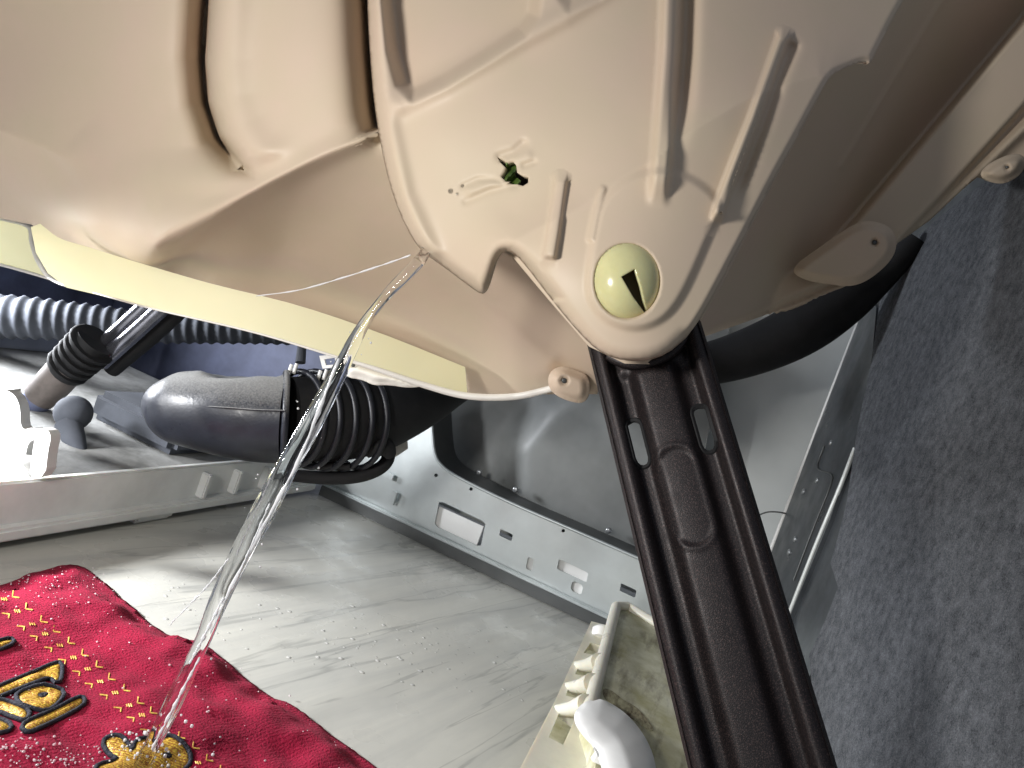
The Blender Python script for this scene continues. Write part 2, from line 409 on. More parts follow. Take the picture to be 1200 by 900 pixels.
def patch(name, poly, depth, material, parent=None, step=8, holes=(), thick=.003, smooth=True, auto=True, feat=(), raywise=False):
    V, T = cdt(poly, step, holes, feat)
    V3 = at(V[:, 0], V[:, 1], depth(V[:, 0], V[:, 1]))
    T = orient(V3, T)
    if thick: V3, T = solidify(V3, T, thick, nrm(V3.mean(0)-CAM) if raywise else None)
    o = mesh_obj(name, V3, T if isinstance(T, list) else T.tolist(), material, parent, smooth)
    if smooth and auto: sharp(o)
    return o
def sharp(o, ang=42):
    o.data.set_sharp_from_angle(angle=math.radians(ang))
def sweep(name, pts, radii, material, parent=None, seg=14, caps=True, prof=None, up=(0, 0, 1)):
    """tube along 3-D points with a radius each; prof(theta, i) scales the section"""
    pts = [Vector(p) for p in pts]; n = len(pts); verts = []; faces = []
    t0 = (pts[1]-pts[0]).normalized(); u = Vector(up).cross(t0)
    if u.length < 1e-3: u = Vector((1, 0, 0)).cross(t0)
    u.normalize()
    for i in range(n):
        t = (pts[min(i+1, n-1)]-pts[max(i-1, 0)]).normalized()
        u = (u-t*u.dot(t)).normalized(); v = t.cross(u)
        for k in range(seg):
            th = 2*math.pi*k/seg; r = radii[i]
            if prof: 
                a, b_ = prof(th, i); verts.append(pts[i]+u*(r*a)+v*(r*b_))
            else: verts.append(pts[i]+u*(r*math.cos(th))+v*(r*math.sin(th)))
    for i in range(n-1):
        for k in range(seg):
            k2 = (k+1) % seg
            faces.append((i*seg+k, i*seg+k2, (i+1)*seg+k2, (i+1)*seg+k))
    if caps:
        faces.append(tuple(range(seg))[::-1]); faces.append(tuple(range((n-1)*seg, n*seg)))
    o = mesh_obj(name, verts, faces, material, parent)
    sharp(o, 50)
    return o
def spline(pl, n):
    """Catmull-Rom through points of any dimension"""
    p = [np.array(q, float) for q in pl]; p = [2*p[0]-p[1]]+p+[2*p[-1]-p[-2]]
    out = []; m_ = len(p)-3
    for s_ in np.linspace(0, m_-1e-6, n):
        i = int(s_); t = s_-i; a, b_, c, d = p[i:i+4]
        out.append(.5*((2*b_)+(-a+c)*t+(2*a-5*b_+4*c-d)*t*t+(-a+3*b_-3*c+d)*t**3))
    return out
def tube_px(name, pl, material, parent=None, n=40, seg=12, prof=None, up=(0, 0, 1)):
    """tube through (px, py, depth, radius in px)"""
    q = spline(pl, n)
    return sweep(name, [P(a, b_, d) for a, b_, d, r in q], [max(.0002, r*d/F) for a, b_, d, r in q], material, parent, seg, prof=prof, up=up)
def box(name, lo, hi, material, parent=None, bevel=.002, rot=None):
    bm = bmesh.new(); bmesh.ops.create_cube(bm, size=1)
    lo = Vector(lo); hi = Vector(hi)
    for v in bm.verts: v.co = Vector((lo[i]+(v.co[i]+.5)*(hi[i]-lo[i]) for i in range(3)))
    if bevel: bmesh.ops.bevel(bm, geom=bm.edges[:], offset=bevel, segments=2, affect='EDGES')
    if rot: 
        c = (lo+hi)/2
        for v in bm.verts: v.co = rot @ (v.co-c)+c
    vs = [v.co.copy() for v in bm.verts]; bm.verts.index_update()
    fs = [[v.index for v in f.verts] for f in bm.faces]; bm.free()
    o = mesh_obj(name, vs, fs, material, parent); sharp(o, 35)
    return o
def disc(name, center, normal, r, h, material, parent=None, seg=18, dome=.4):
    """low domed button standing on a surface"""
    n_ = Vector(normal).normalized(); u = n_.orthogonal().normalized(); v = n_.cross(u); c = Vector(center)
    prof = [(r, -h*.6), (r, h*(1-dome)), (r*.86, h*.92), (r*.5, h*1.05)]
    verts = []; faces = []
    for (rr, hh) in prof:
        for k in range(seg):
            a = 2*math.pi*k/seg; verts.append(c+u*(rr*math.cos(a))+v*(rr*math.sin(a))+n_*hh)
    for i in range(len(prof)-1):
        for k in range(seg):
            faces.append((i*seg+k, i*seg+(k+1) % seg, (i+1)*seg+(k+1) % seg, (i+1)*seg+k))
    faces.append(tuple(range(3*seg, 4*seg))); faces.append(tuple(range(seg))[::-1])
    return mesh_obj(name, verts, faces, material, parent)

# ------------------------------------------------------------------ setting: tiled floor
def plane_grid(name, x0, x1, y0, y1, z, material):
    return mesh_obj(name, [(x0, y0, z-.02), (x1, y0, z-.02), (x1, y1, z-.02), (x0, y1, z-.02), (x0, y0, z), (x1, y0, z), (x1, y1, z), (x0, y1, z)],
                    [(3, 2, 1, 0), (4, 5, 6, 7), (0, 1, 5, 4), (1, 2, 6, 5), (2, 3, 7, 6), (3, 0, 4, 7)], material, None, False)
fl = plane_grid('floor', -1.6, 1.2, -.6, 1.6, 0, 'tile'); fl['kind'] = 'structure'

# ------------------------------------------------------------------ cabinet sheets
YP = 0.709                                        # plane of the galvanised cross panel
dYP = plane_depth((0, YP, 0), (0, 1, 0))
dYB = plane_depth((0, YP+.07, 0), (0, 1, 0))

cf = box('cabinet_front_sheet', (-.80, YP+.085, .02), (.25, YP+.092, .72), 'enamel', None, .001)
tag(cf, 'plain grey enamelled cabinet sheet seen through the panel opening and beside the damper', 'cabinet sheet')
bs = box('haze_back_sheet', (-.794, YP+.070, .02), (-.372, YP+.076, .72), 'haze_blue', None, .001)  # added in front of the cabinet sheet to darken its left end
tag(bs, 'added dark sheet with blue haze painted into its colour, between the ribbed hose and the steel panel', 'cabinet sheet')
nw = box('cabinet_side_sheet', (-.802, .05, .02), (-.795, YP+.080, .72), 'haze_blue', None, .001)
tag(nw, 'cabinet sheet with blue haze painted into its colour, behind the ribbed hose', 'cabinet sheet')

# side wall on the right: plane through the corner, opening towards the lens
WN = nrm((-.459, -.060, 0)); W0 = np.array([.0665, YP, 0])
def wall(off): return plane_depth(W0+WN*off, WN)
side = thing('felt_backing', 'dark grey sheet steel side panel carrying the felt mat', 'cabinet panel', (.1, .5, 0))
patch('sheet', [(1018, 300), (1010, 370), (905, 645), (872, 740), (840, 850), (800, 1000), (1300, 1000), (1300, -40), (1120, 150)], wall(-.010), 'post', side, 40, thick=.002)

post = thing('corner_post', 'grey riveted sheet steel corner post between light sheet and felt', 'corner post', (.07, YP-.1, 0))
patch('post_strip', [(1018, 345), (962, 490), (905, 645), (880, 712), (850, 800), (905, 800), (926, 722), (972, 610), (1003, 520), (1022, 420), (1027, 360)], wall(.001), 'post', post, 12, thick=.003, smooth=False)
tube_px('white_edge', [(1019, 342, .652, 1.6), (962, 491, .655, 2.2), (903, 646, .662, 2.6), (878, 712, .664, 2.6)], 'white', post, 24, 8)
def wp(px, py, off=0):
    return P(px, py, wall(off)(np.array(float(px)), np.array(float(py))))
for (px, py, r) in ((974, 519, .0028), (958, 563, .0030), (942, 576, .0032), (932, 632, .0030), (925, 647, .0034), (911, 686, .003)):
    disc('rivet', wp(px, py, .001), WN, r*.8, .0012, 'rivet', post)
# raised joggle line and folded rim of the post
def wall_tube(name, pl, r, material, parent, off=.002, n=40):
    q = spline(pl, n); return sweep(name, [wp(a, b_, off) for a, b_ in q], [r]*n, material, parent, 8)
wall_tube('pressed_line', [(966, 522), (958, 548), (974, 556), (972, 572), (952, 622), (930, 680)], .0007, 'enamel_dark', post)
wall_tube('folded_rim', [(1002, 525), (984, 572), (955, 642), (926, 716), (905, 770)], .0016, 'enamel', post, .0015)
patch('inner_strip', [(1004, 526), (985, 574), (956, 643), (926, 719), (905, 775), (930, 830), (950, 790), (985, 700), (1000, 600), (1012, 520)], wall(-.002), 'post', post, 12, thick=.002)

def felt_d(x, y):
    d0 = wall(.004)(x, y)
    d1, _, _ = segdist(FELT, x, y, True)
    return d0 + .010*(1-smooth01(d1/26))*.5
FELT = [(1320, 60), (1205, 172), (1170, 200), (1100, 255), (1050, 300), (1032, 345), (1020, 430), (1005, 500), (992, 590), (979, 640), (973, 660), (982, 688), (968, 725), (948, 768), (955, 840), (975, 920), (1000, 1010), (1320, 1010)]
ft = patch('felt_mat', FELT, felt_d, 'felt', None, 9, thick=.007)
tag(ft, 'speckled grey felt sound mat on the side panel', 'felt mat')

# thin wire by the post
wi = tube_px('thin_wire', [(884, 606, .665, .9), (900, 600, .66, .9), (918, 601, .655, .9), (928, 605, .654, .9), (934, 606, .652, 3)], 'enamel_dark', None, 24, 8)
tag(wi, 'thin grey wire with dark tip poking out beside the riveted post', 'wire')

# ------------------------------------------------------------------ galvanised cross panel
panel = thing('steel_cross_panel', 'galvanised steel panel with slots and rounded opening, above the tiles', 'steel panel', (-.15, YP, 0))
opening = [(506, 474), (507, 505), (510, 535), (520, 548), (538, 560), (600, 590), (680, 624), (760, 659), (840, 692), (905, 718)]
rim_l = smooth_poly(opening, 2, False)
body = [(380, 562), (395, 500), (410, 440), (470, 420), (506, 440)] + rim_l + [(898, 810), (745, 740), (600, 671), (480, 613), (390, 571)]
def rr(cx, cy, hx, hy, ax=(.905, .425), ay=(-.20, .98), k=.55):
    """rounded slot in pixels: half sizes along two directions"""
    pts = []
    for sx, sy in ((-1, -1), (1, -1), (1, 1), (-1, 1)):
        for q in ((sx*hx*(1 if sx*sy > 0 else k), sy*hy*(k if sx*sy > 0 else 1)), (sx*hx*(k if sx*sy > 0 else 1), sy*hy*(1 if sx*sy > 0 else k))):
            pts.append((cx+q[0]*ax[0]+q[1]*ay[0], cy+q[0]*ax[1]+q[1]*ay[1]))
    return pts
slots = [rr(539, 614, 30, 15, k=.85), rr(593, 627, 8, 4, k=.8), rr(621, 661, 4, 7, k=.7), rr(671, 669, 19, 6, k=.85), rr(676, 689, 7, 6, k=.6), rr(736, 692, 10, 4.5, k=.85)]
for (x_, y_) in ((511, 557), (552, 573), (660, 622)): slots.append([(x_+2.2*math.cos(a*math.pi/4), y_+2.2*math.sin(a*math.pi/4)) for a in range(8)])
patch('panel_sheet', body, dYP, 'steel', panel, 10, slots, thick=.0015, smooth=False)
# returned flange of the opening: goes back into the cabinet
q = [P(a, b_, dYP(np.array(a), np.array(b_))) for a, b_ in resample(rim_l, 8, False)]
v = []; fcs = []
for i, p in enumerate(q):
    v += [p+Vector((0, -.001, 0)), p+Vector((0, .055, -.000))]
    if i: fcs.append((2*i-2, 2*i-1, 2*i+1, 2*i))
n0 = len(v); v += [p_-Vector((.0, 0, .0015)) for p_ in v]; fcs += [tuple(n0+i for i in f)[::-1] for f in fcs]
mesh_obj('opening_flange', v, fcs, 'enamel_dark', panel)
sweep('rolled_edge', [p_+Vector((0, -.0015, 0)) for p_ in q], [.0016]*len(q), 'steel', panel, 8)
# lower folded edge
e0 = on_floor(380, 568, .012); e1 = on_floor(900, 815, .012)
box('lower_fold', (e0.x, YP-.010, .008), (.06, YP-.001, .0135), 'steel', panel, .001)
box('lower_lip', (e0.x, YP-.0125, .001), (.06, YP-.0102, .012), 'enamel_dark', panel, .0005)
# added white plates painting the lit cabinet seen through the slots; a small tab
def yplate(name, c, hx, hz, y, material, parent):
    p = P(c[0], c[1], plane_depth((0, y, 0), (0, 1, 0))(np.array(float(c[0])), np.array(float(c[1]))))
    return box(name, (p.x-hx, y, p.z-hz), (p.x+hx, y+.002, p.z+hz), material, parent, .0005)
yplate('lit_cabinet_plate', (536, 618), .026, .012, YP+.003, 'white', panel)
yplate('lit_cabinet_plate', (671, 669), .02, .009, YP+.003, 'white', panel)
yplate('lit_cabinet_plate', (676, 690), .008, .006, YP+.003, 'white', panel)
yplate('lit_cabinet_plate', (621, 661), .006, .007, YP+.003, 'white', panel)
for (x_, y_) in ((460, 583), (452, 556)): yplate('bent_tab', (x_, y_), .0035 if y_ > 570 else .009, .007 if y_ > 570 else .003, YP-.006, 'steel', panel)
for (x_, y_) in ((550, 556), (594, 577), (707, 627)): 
    p = P(x_, y_, dYP(np.array(float(x_)), np.array(float(y_)))); disc('rivet', p+Vector((0, .03, 0)), (0, -1, 0), .003, .002, 'rivet', panel)
# pressed pan seen through the opening
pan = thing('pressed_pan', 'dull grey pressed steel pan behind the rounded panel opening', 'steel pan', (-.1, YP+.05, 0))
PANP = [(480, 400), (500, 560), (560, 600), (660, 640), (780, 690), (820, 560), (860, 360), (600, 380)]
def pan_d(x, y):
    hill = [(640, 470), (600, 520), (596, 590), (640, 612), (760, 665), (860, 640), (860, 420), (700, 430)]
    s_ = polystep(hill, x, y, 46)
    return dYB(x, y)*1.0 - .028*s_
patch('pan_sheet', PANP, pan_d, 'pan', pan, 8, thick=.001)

# ------------------------------------------------------------------ black rubber ring behind the tub
rb = tube_px('rubber_ring', [(780, 432, .60, 22), (840, 424, .60, 26), (900, 404, .59, 30), (950, 378, .58, 32), (1000, 345, .57, 27), (1040, 318, .56, 16), (1075, 280, .55, 14)], 'black', None, 40, 18)
tag(rb, 'curved black rubber ring between tub flange and grey sheet', 'rubber ring')

# ------------------------------------------------------------------ the tub
tub = thing('washing_tub', 'cracked beige plastic washing tub with ribs and mounting lug', 'tub', tuple(P(640, 440, .38)))
S1U = tps([(-200, -60, .42), (0, -60, .40), (150, -60, .375), (300, -60, .345), (440, -60, .335), (-200, 80, .455), (0, 60, .425), (120, 60, .395), (240, 60, .365), (340, 60, .345), (430, 60, .337),
          (0, 140, .435), (100, 185, .418), (180, 284, .402), (260, 160, .367), (360, 120, .345), (440, 150, .338), (310, 214, .358), (140, 235, .412)])
S1L = tps([(-200, 95, .47), (0, 154, .438), (106, 202, .422), (145, 245, .412), (182, 288, .402), (310, 216, .358), (440, 154, .340), (250, 250, .379), (375, 184, .348), (480, 140, .335), (0, 205, .475), (60, 232, .46), (110, 265, .437), (160, 290, .43), (-200, 200, .55),
          (100, 289, .474), (250, 335, .497), (350, 356, .503), (450, 392, .502), (545, 430, .49), (690, 430, .425), (620, 438, .455), (330, 290, .445), (420, 270, .405), (500, 340, .435), (600, 380, .425), (560, 260, .365), (690, 330, .385), (200, 312, .488)])
C1 = [(244, -300), (243, 0), (239, 70), (243, 120), (256, 160), (280, 195), (306, 214)]
PAN1 = [(-300, -300), (244, -300), (243, 0), (239, 70), (243, 120), (256, 160), (280, 195), (306, 214), (250, 245), (180, 284), (120, 268), (80, 230), (-300, 120)]
LOWER = [(-300, 60), (0, 151), (55, 176), (106, 200), (128, 224), (150, 254), (182, 288), (250, 250), (310, 215), (375, 183), (440, 152), (520, 120), (760, 300), (760, 600), (-300, 600)]
GRV = [(428, -300), (430, 0), (433, 60), (438, 120), (444, 160)]
def s1_d(x, y):
    wl = 8+120*smooth01((300-x)/150)*smooth01((x-60)/60)
    dl_ = segdist(LOWER, x, y, True)[0]; low = smooth01(.5+np.where(inside(LOWER, x, y), dl_, -dl_)/wl)
    up = S1U(x, y)
    dist, _, t = segdist(C1, x, y)
    in1 = inside(PAN1, x, y)
    dr, _, _ = segdist([(150, 304), (185, 287), (250, 250), (310, 215), (380, 182), (440, 152), (480, 130)], x, y)
    end = smooth01((220-y)/50)*smooth01((dr-2)/34)
    # panel 1 dives into a deep valley beside panel 2, whose edge is rounded
    up = up + end*np.where(in1, .055*np.exp(-dist/12)+.014*np.exp(-dist/80), .069*np.exp(-dist/3.6))
    up = up - np.where(in1, 0, .008*np.exp(-((dist-24)/26)**2))*(1-low)*end*smooth01((430-x)/60)
    # valley beside the big rib
    dg, _, _ = segdist(GRV, x, y)
    up = up + .055*np.exp(-dg/11)+.008*np.exp(-dg/40)
    lo_ = S1L(x, y) + .016*np.exp(-dg/8)
    # rounded bead along the ridge
    dr, _, _ = segdist([(185, 287), (250, 250), (310, 215), (380, 182), (440, 152), (480, 130)], x, y)
    d = up*(1-low)+lo_*low - .004*np.exp(-(dr/12)**2)
    # fold on the lower wall running to the flange
    df, sf, tf = segdist([(505, 305), (560, 352), (600, 388), (642, 424)], x, y)
    d = d - .005*np.exp(-(df/13)**2)
    return d
SKIRT_TOP = [tuple(p) for p in spline([(47, 262), (70, 279), (105, 290), (170, 310), (250, 333), (350, 358), (450, 392), (545, 430)], 24)]
patch('end_wall', [(-200, -240), (462, -240), (465, 110), (490, 190), (560, 270), (705, 380), (700, 462), (640, 462), (549, 466)] + [(x_, y_+7) for x_, y_ in SKIRT_TOP[::-1]] + [(36, 263), (-200, 216)], s1_d, 'tub', tub, 3.4, thick=.003, auto=False,
      feat=[(C1[:5]+[(268, 181)], (-18, -15, -11, -8, -5, -2.5, 0, 2.5, 5, 8, 11, 15)), ([(212, 272), (250, 250), (310, 217), (380, 182), (428, 159)], (-12, -8, -5, -2.5, 0, 2.5, 5, 8, 12))])
# skirt between the wall and the flange; its yellow stands for light shining through
_sx = np.array([p[0] for p in SKIRT_TOP], float); _sd = s1_d(_sx, np.array([p[1] for p in SKIRT_TOP], float))
_pf = np.polyfit(_sx, _sd, 2)
_off = max(0, float(np.max(np.polyval(_pf, _sx)-_sd)))+.002
def SKT(x): return np.polyval(_pf, x) - _off
def sk_d(x, y):
    d, _, _ = segdist(SKIRT_TOP, x, y)
    return SKT(x) - .004*0 + .00004*np.minimum(d, 40)
patch('skirt', SKIRT_TOP + [(548, 463), (500, 450), (410, 421), (300, 390), (180, 361), (78, 337), (56, 320), (42, 296), (36, 266)], sk_d, 'tub_backlit', tub, 7, thick=0)
def sk2_d(x, y): return x*0+.545+.0001*(50-x)
patch('skirt_end', [(-200, 205), (0, 253), (32, 264), (38, 295), (52, 318), (62, 328), (0, 311), (-200, 262)], sk2_d, 'tub_backlit', tub, 8, thick=0)
def s1p(x, y, off=0):
    return float(sk_d(np.array([float(x)]), np.array([float(y)]))[0])+off
# flange lip along the lower edge of the tub; its white paints bright lamp light
tube_px('flange_lip', [(404, 421, s1p(404, 421), 2.0), (440, 432, s1p(440, 432), 3.0), (500, 452, s1p(500, 452), 4.0), (548, 464, s1p(548, 464)-.002, 4.2), (600, 465, .462, 4.2), (640, 457, .445, 4.2), (680, 445, .43, 4.2)], 'tub_lit', tub, 50, 10)
tube_px('flange_lip', [(-60, 240, .55, 2.6), (0, 255, .545, 3.2), (33, 265, .538, 3.0), (37, 285, .532, 2.2), (46, 308, .53, 2.8), (64, 329, .528, 2.4), (110, 343, s1p(110, 343), 1.1), (180, 362, s1p(180, 362), 1.2), (300, 390, s1p(300, 390), 1.3), (404, 421, s1p(404, 421), 1.6)], 'tub_lit', tub, 90, 10)
tube_px('flange_lip', [(-60, 296, .55, 1.6), (0, 310, .548, 1.8), (40, 321, .546, 1.8), (62, 328, .545, 1.6)], 'tub_lit', tub, 20, 8)

def boss(poly, d0, tilt, hole, r, material='tub', thick=.012):
    """rounded screw boss on the flange with a countersunk screw"""
    pl = smooth_poly(poly, 2)
    def bd(x, y):
        dist, _, _ = segdist(pl, x, y, True)
        base = d0+tilt[0]*(x-hole[0])+tilt[1]*(y-hole[1])
        hd = np.hypot(x-hole[0], y-hole[1])
        return base + .006*(1-smooth01(dist/11)) + .0025*(1-smooth01((hd-r)/2))
    o = patch('screw_boss', pl, bd, material, tub, 2.4, thick=thick, auto=False, raywise=True)
    c = P(hole[0], hole[1], d0+.002); n_ = (Vector(CAM)-c).normalized()
    disc('screw', c, n_, r*.8*d0/F, .0008, 'enamel_dark', o, 12)
    return o
boss([(402, 424), (412, 421), (440, 430), (470, 440), (500, 452), (480, 455), (455, 451), (438, 452), (425, 445), (404, 442)], .488, (-.0001, 0), (414, 428), 3, 'tub_lit', .010)
boss([(645, 434), (660, 428), (676, 434), (690, 440), (692, 462), (684, 473), (668, 471), (648, 462), (641, 448)], .422, (0, 0), (661, 446), 4, 'tub', .014)

# big front casting: rib, bulge and mounting lug
S2 = tps([(440, -60, .327), (520, -60, .320), (650, -60, .312), (800, -60, .312), (960, -60, .328), (1080, -60, .345), (436, 80, .326), (500, 60, .316), (620, 60, .306), (740, 60, .300), (860, 60, .305), (960, 60, .318),
          (450, 170, .322), (520, 160, .309), (620, 150, .299), (740, 150, .291), (850, 150, .293), (920, 140, .303), (490, 270, .316), (540, 270, .309), (600, 250, .300), (680, 225, .290), (800, 230, .285), (880, 230, .292),
          (565, 335, .309), (600, 295, .293), (650, 320, .284), (735, 330, .277), (840, 320, .283), (700, 390, .279), (760, 420, .276), (810, 390, .279)])
S2POLY = [(428, -240), (430, 0), (433, 60), (438, 120), (446, 170), (456, 215), (468, 250), (484, 282), (498, 298), (520, 313), (545, 332), (560, 343), (567, 345), (573, 338), (579, 318), (584, 302), (591, 294), (600, 296), (612, 306),
          (640, 343), (668, 378), (690, 402), (708, 416), (732, 423), (758, 423), (782, 415), (804, 396), (822, 372), (842, 335), (870, 282), (905, 213), (940, 150), (962, 108), (974, 88), (990, 80), (1015, 70), (1020, 76), (1030, 55), (1045, 25), (1062, -5), (1090, -60), (1180, -240)]
LUG = [(570, 345), (584, 293), (630, 266), (676, 247), (706, 222), (740, 200), (771, 184), (800, 160), (835, 140), (872, 118), (890, 110), (935, 95), (975, 84), (1000, 150), (900, 420), (760, 480), (600, 420)]
LUG = smooth_poly(LUG, 2)
COLLAR = [(706, 232), (697, 270), (690, 305), (688, 345), (702, 370), (726, 384), (752, 386), (778, 375), (797, 352), (815, 315), (833, 272), (850, 238), (800, 200), (750, 200)]
COLLAR = smooth_poly(COLLAR, 3)
RECESS = [(452, -300), (452, 0), (460, 60), (470, 98), (484, 113), (520, 96), (570, 66), (612, 38), (626, 18), (630, -20), (632, -300)]
RECESS2 = [(656, -300), (655, -10), (668, 8), (700, -5), (740, -40), (760, -300)]
CRACK = [(583, 184), (589, 186), (594, 190), (600, 188), (605, 194), (606, 202), (613, 206), (619, 207), (619, 214), (613, 218), (606, 216), (597, 216), (591, 213), (586, 206), (590, 201), (592, 196), (586, 190)]
E_LEFT = smooth_poly(S2POLY[:27], 1, False); E_LUG = smooth_poly(S2POLY[26:43], 2, False)
S2POLY = S2POLY[:1]+E_LEFT[1:-1]+E_LUG+S2POLY[43:]
def s2_d(x, y):
    d = S2(x, y)
    de, _, _ = segdist(E_LEFT, x, y)
    d = d + .018*(1-np.sqrt(np.clip(1-(1-np.clip(de/17, 0, 1))**2, 0, 1)))*np.where(y < 352, 1, .35)
    d = d + .0025*(1-smooth01(segdist(E_LUG, x, y)[0]/7))
    lo = segdist(LUG, x, y, True)[0]; lin = inside(LUG, x, y)
    d = d - .011*np.where(lin, 1, np.exp(-lo/48))
    d = d - .0026*polystep(COLLAR, x, y, 12)
    d = d + .015*polystep(RECESS, x, y, 20) + .006*polystep(RECESS2, x, y, 20)
    for pl, wd, hh in (([(783, -300), (787, 0), (785, 60), (780, 130), (776, 185), (770, 246)], 13, .0075), ([(657, 212), (653, 240), (649, 270), (643, 306)], 9, .0048),
                       ([(918, 44), (900, 95), (884, 140), (866, 185), (848, 232), (838, 264)], 8, .0058), ([(706, 222), (698, 250), (691, 285)], 5, .0016)):
        dd, _, t = segdist(pl, x, y)
        d = d - hh*(1-smooth01((dd-wd*.40)/(wd*.78)))*smooth01((1.0-t)/.08)
    for pl, wd, hh in (([(800, -300), (804, 0), (802, 60), (797, 130), (790, 190)], 11, .009), ([(926, 56), (908, 100), (894, 142), (876, 190), (856, 240)], 8, .005)):
        dd, _, t = segdist(pl, x, y); d = d + hh*np.exp(-(dd/wd)**2)*smooth01((1.0-t)/.2)
    # rib from the top left that flows down to the drip point, slightly proud
    dd, _, t = segdist([(440, -300), (447, 60), (458, 150), (475, 230), (505, 296)], x, y)
    d = d - .004*np.exp(-(dd/11)**2)
    # concentric ridge
    dd, _, t = segdist([(470, 122), (520, 98), (600, 52), (660, 20), (720, -20)], x, y); d = d - .0045*np.exp(-(dd/13)**2)
    # fractured, lifted shards round the crack
    dd, _, t = segdist([(546, 236), (572, 224), (596, 218), (606, 217)], x, y); d = d + .0010*np.exp(-(dd/4)**2)
    dd, _, t = segdist([(542, 218), (560, 210), (578, 210), (590, 214)], x, y); d = d + .0009*np.exp(-(dd/3)**2)
    dd, _, t = segdist([(552, 224), (575, 216), (592, 214)], x, y); d = d - .0012*np.exp(-(dd/6)**2)
    dd, _, t = segdist([(586, 183), (602, 178), (613, 168)], x, y); d = d + .0014*np.exp(-(dd/5)**2)
    dd, _, t = segdist([(606, 186), (618, 182)], x, y); d = d - .0008*np.exp(-(dd/6)**2)
    dd, _, t = segdist([(614, 194), (626, 190)], x, y); d = d + .0010*np.exp(-(dd/3)**2)
    # socket of the damper pin
    d = d + .006*(1-smooth01((np.sqrt(((x-735)/40)**2+((y-330)/46)**2)-.86)/.14))
    return d
patch('front_casting', S2POLY, s2_d, 'tub', tub, 2.6, [CRACK], thick=.003, auto=False,
      feat=[([(918, 44), (900, 95), (884, 140), (866, 185), (848, 232), (838, 264)], (-12, -9, -6.5, -4.5, -2.5, 0, 2.5, 4.5, 6.5, 9, 12)), ([(783, -20), (787, 0), (785, 60), (780, 130), (776, 185), (770, 246)], (-16, -13, -10, -7.5, -5, -2.5, 0, 2.5, 5, 7.5, 10, 13, 16)), ([(657, 212), (653, 240), (649, 270), (643, 306)], (-11, -9, -7, -5, -2.5, 0, 2.5, 5, 7, 9, 11))])
def s2p(x, y): return float(s2_d(np.array([float(x)]), np.array([float(y)]))[0])
# underside thickness of the lug: a second shell so that it reads as a thick casting
def lug_back(x, y): return S2(x, y)+.010
patch('lug_back', [(600, 300), (640, 348), (690, 406), (732, 426), (760, 427), (786, 418), (808, 398), (845, 336), (905, 216), (962, 110), (900, 60), (700, 200)], lug_back, 'tub', tub, 14, thick=.003)
inner = patch('dark_backing', [(560, 160), (640, 160), (640, 240), (560, 240)], lambda x, y: S2(x, y)+.02, 'black', tub, 12, thick=.002)  # black patch put in for the darkness inside the tub

# far right side wall of the tub and its flange
def s3_d(x, y):
    d = .36+.00055*(x-960)+.00026*(y-60)
    col = [(600, 520), (846, 362), (900, 335), (960, 303), (1003, 257), (1100, 142), (1200, 23), (1300, -100), (1500, 100), (1000, 480)]
    flat = .400-.00006*(x-1000)+.0*y
    k = polystep(col, x, y, 9)
    d = d*(1-k)+np.minimum(flat, d)*k
    d2, s_, _ = segdist([(985, 196), (1090, 24), (1180, -120)], x, y); d = d - .0014*np.exp(-(d2/3)**2)
    rim = [(600, 520), (840, 386), (900, 362), (1000, 318), (1048, 288), (1100, 235), (1200, 125), (1300, 10), (1400, 100), (1000, 480)]
    d = d + .012*polystep(rim, x, y, 8)
    for pl, hh, wd in (([(1050, 290), (1110, 236), (1200, 150), (1300, 50)], .007, 7), ([(880, 385), (960, 345), (1000, 330)], .003, 6)):
        d2, _, _ = segdist(pl, x, y); d = d - hh*np.exp(-(d2/wd)**2)
    return d
patch('side_wall', [(1200, -240), (1080, -100), (1040, -20), (1010, 60), (960, 85), (900, 190), (850, 290), (770, 340), (770, 415), (838, 390), (900, 368), (985, 338), (1030, 318), (1052, 285), (1090, 258), (1128, 222), (1145, 208), (1165, 212), (1182, 208), (1200, 192), (1320, 90), (1320, -240)], s3_d, 'tub', tub, 3.6, thick=.003, auto=False,
      feat=[([(846, 362), (900, 335), (960, 303), (1003, 257), (1100, 142), (1200, 23)], (-8, -5, -2.5, 0, 2.5, 5, 8)), ([(1048, 288), (1100, 235), (1200, 125)], (-7, -4.5, -2, 0, 2, 4.5, 7))])
boss([(925, 315), (960, 290), (1000, 262), (1022, 258), (1045, 266), (1052, 284), (1046, 304), (1022, 326), (1000, 336), (975, 334), (940, 328)], .368, (-.0001, .0001), (1025, 284), 3.2, 'tub', .016)
boss([(1146, 205), (1160, 190), (1190, 178), (1204, 186), (1198, 204), (1178, 216), (1160, 214)], .375, (0, 0), (1180, 196), 2.2, 'tub', .010)

# leaf stuck in the crack
d0 = s2p(575, 200)
lf = patch('leaf_scrap', smooth_poly([(594, 190), (601, 187), (606, 197), (603, 206), (612, 213), (604, 219), (594, 216), (590, 211), (594, 203)], 1), lambda x, y: d0+.0005+.002*np.sin((x+y)*.35), 'leaf', None, 2, thick=.0008)
tag(lf, 'crumpled green leaf scrap stuck in the crack of the beige tub', 'leaf')
for i, (x_, y_, r) in enumerate(((528, 224, 3.0), (542, 218, 2.2), (536, 227, 1.6))):
    dd = s2p(x_, y_); c = P(x_, y_, dd); o = disc('water_drop', c, Vector(CAM)-c, r*dd/F, r*dd/F*.8, 'water', None, 16, .55)
    tag(o, ('largest clear water drop left of the crack in the tub', 'clear water drop nearest to the crack in the tub', 'smallest clear water drop below its neighbours by the crack')[i], 'water drop', 'drops by the crack')

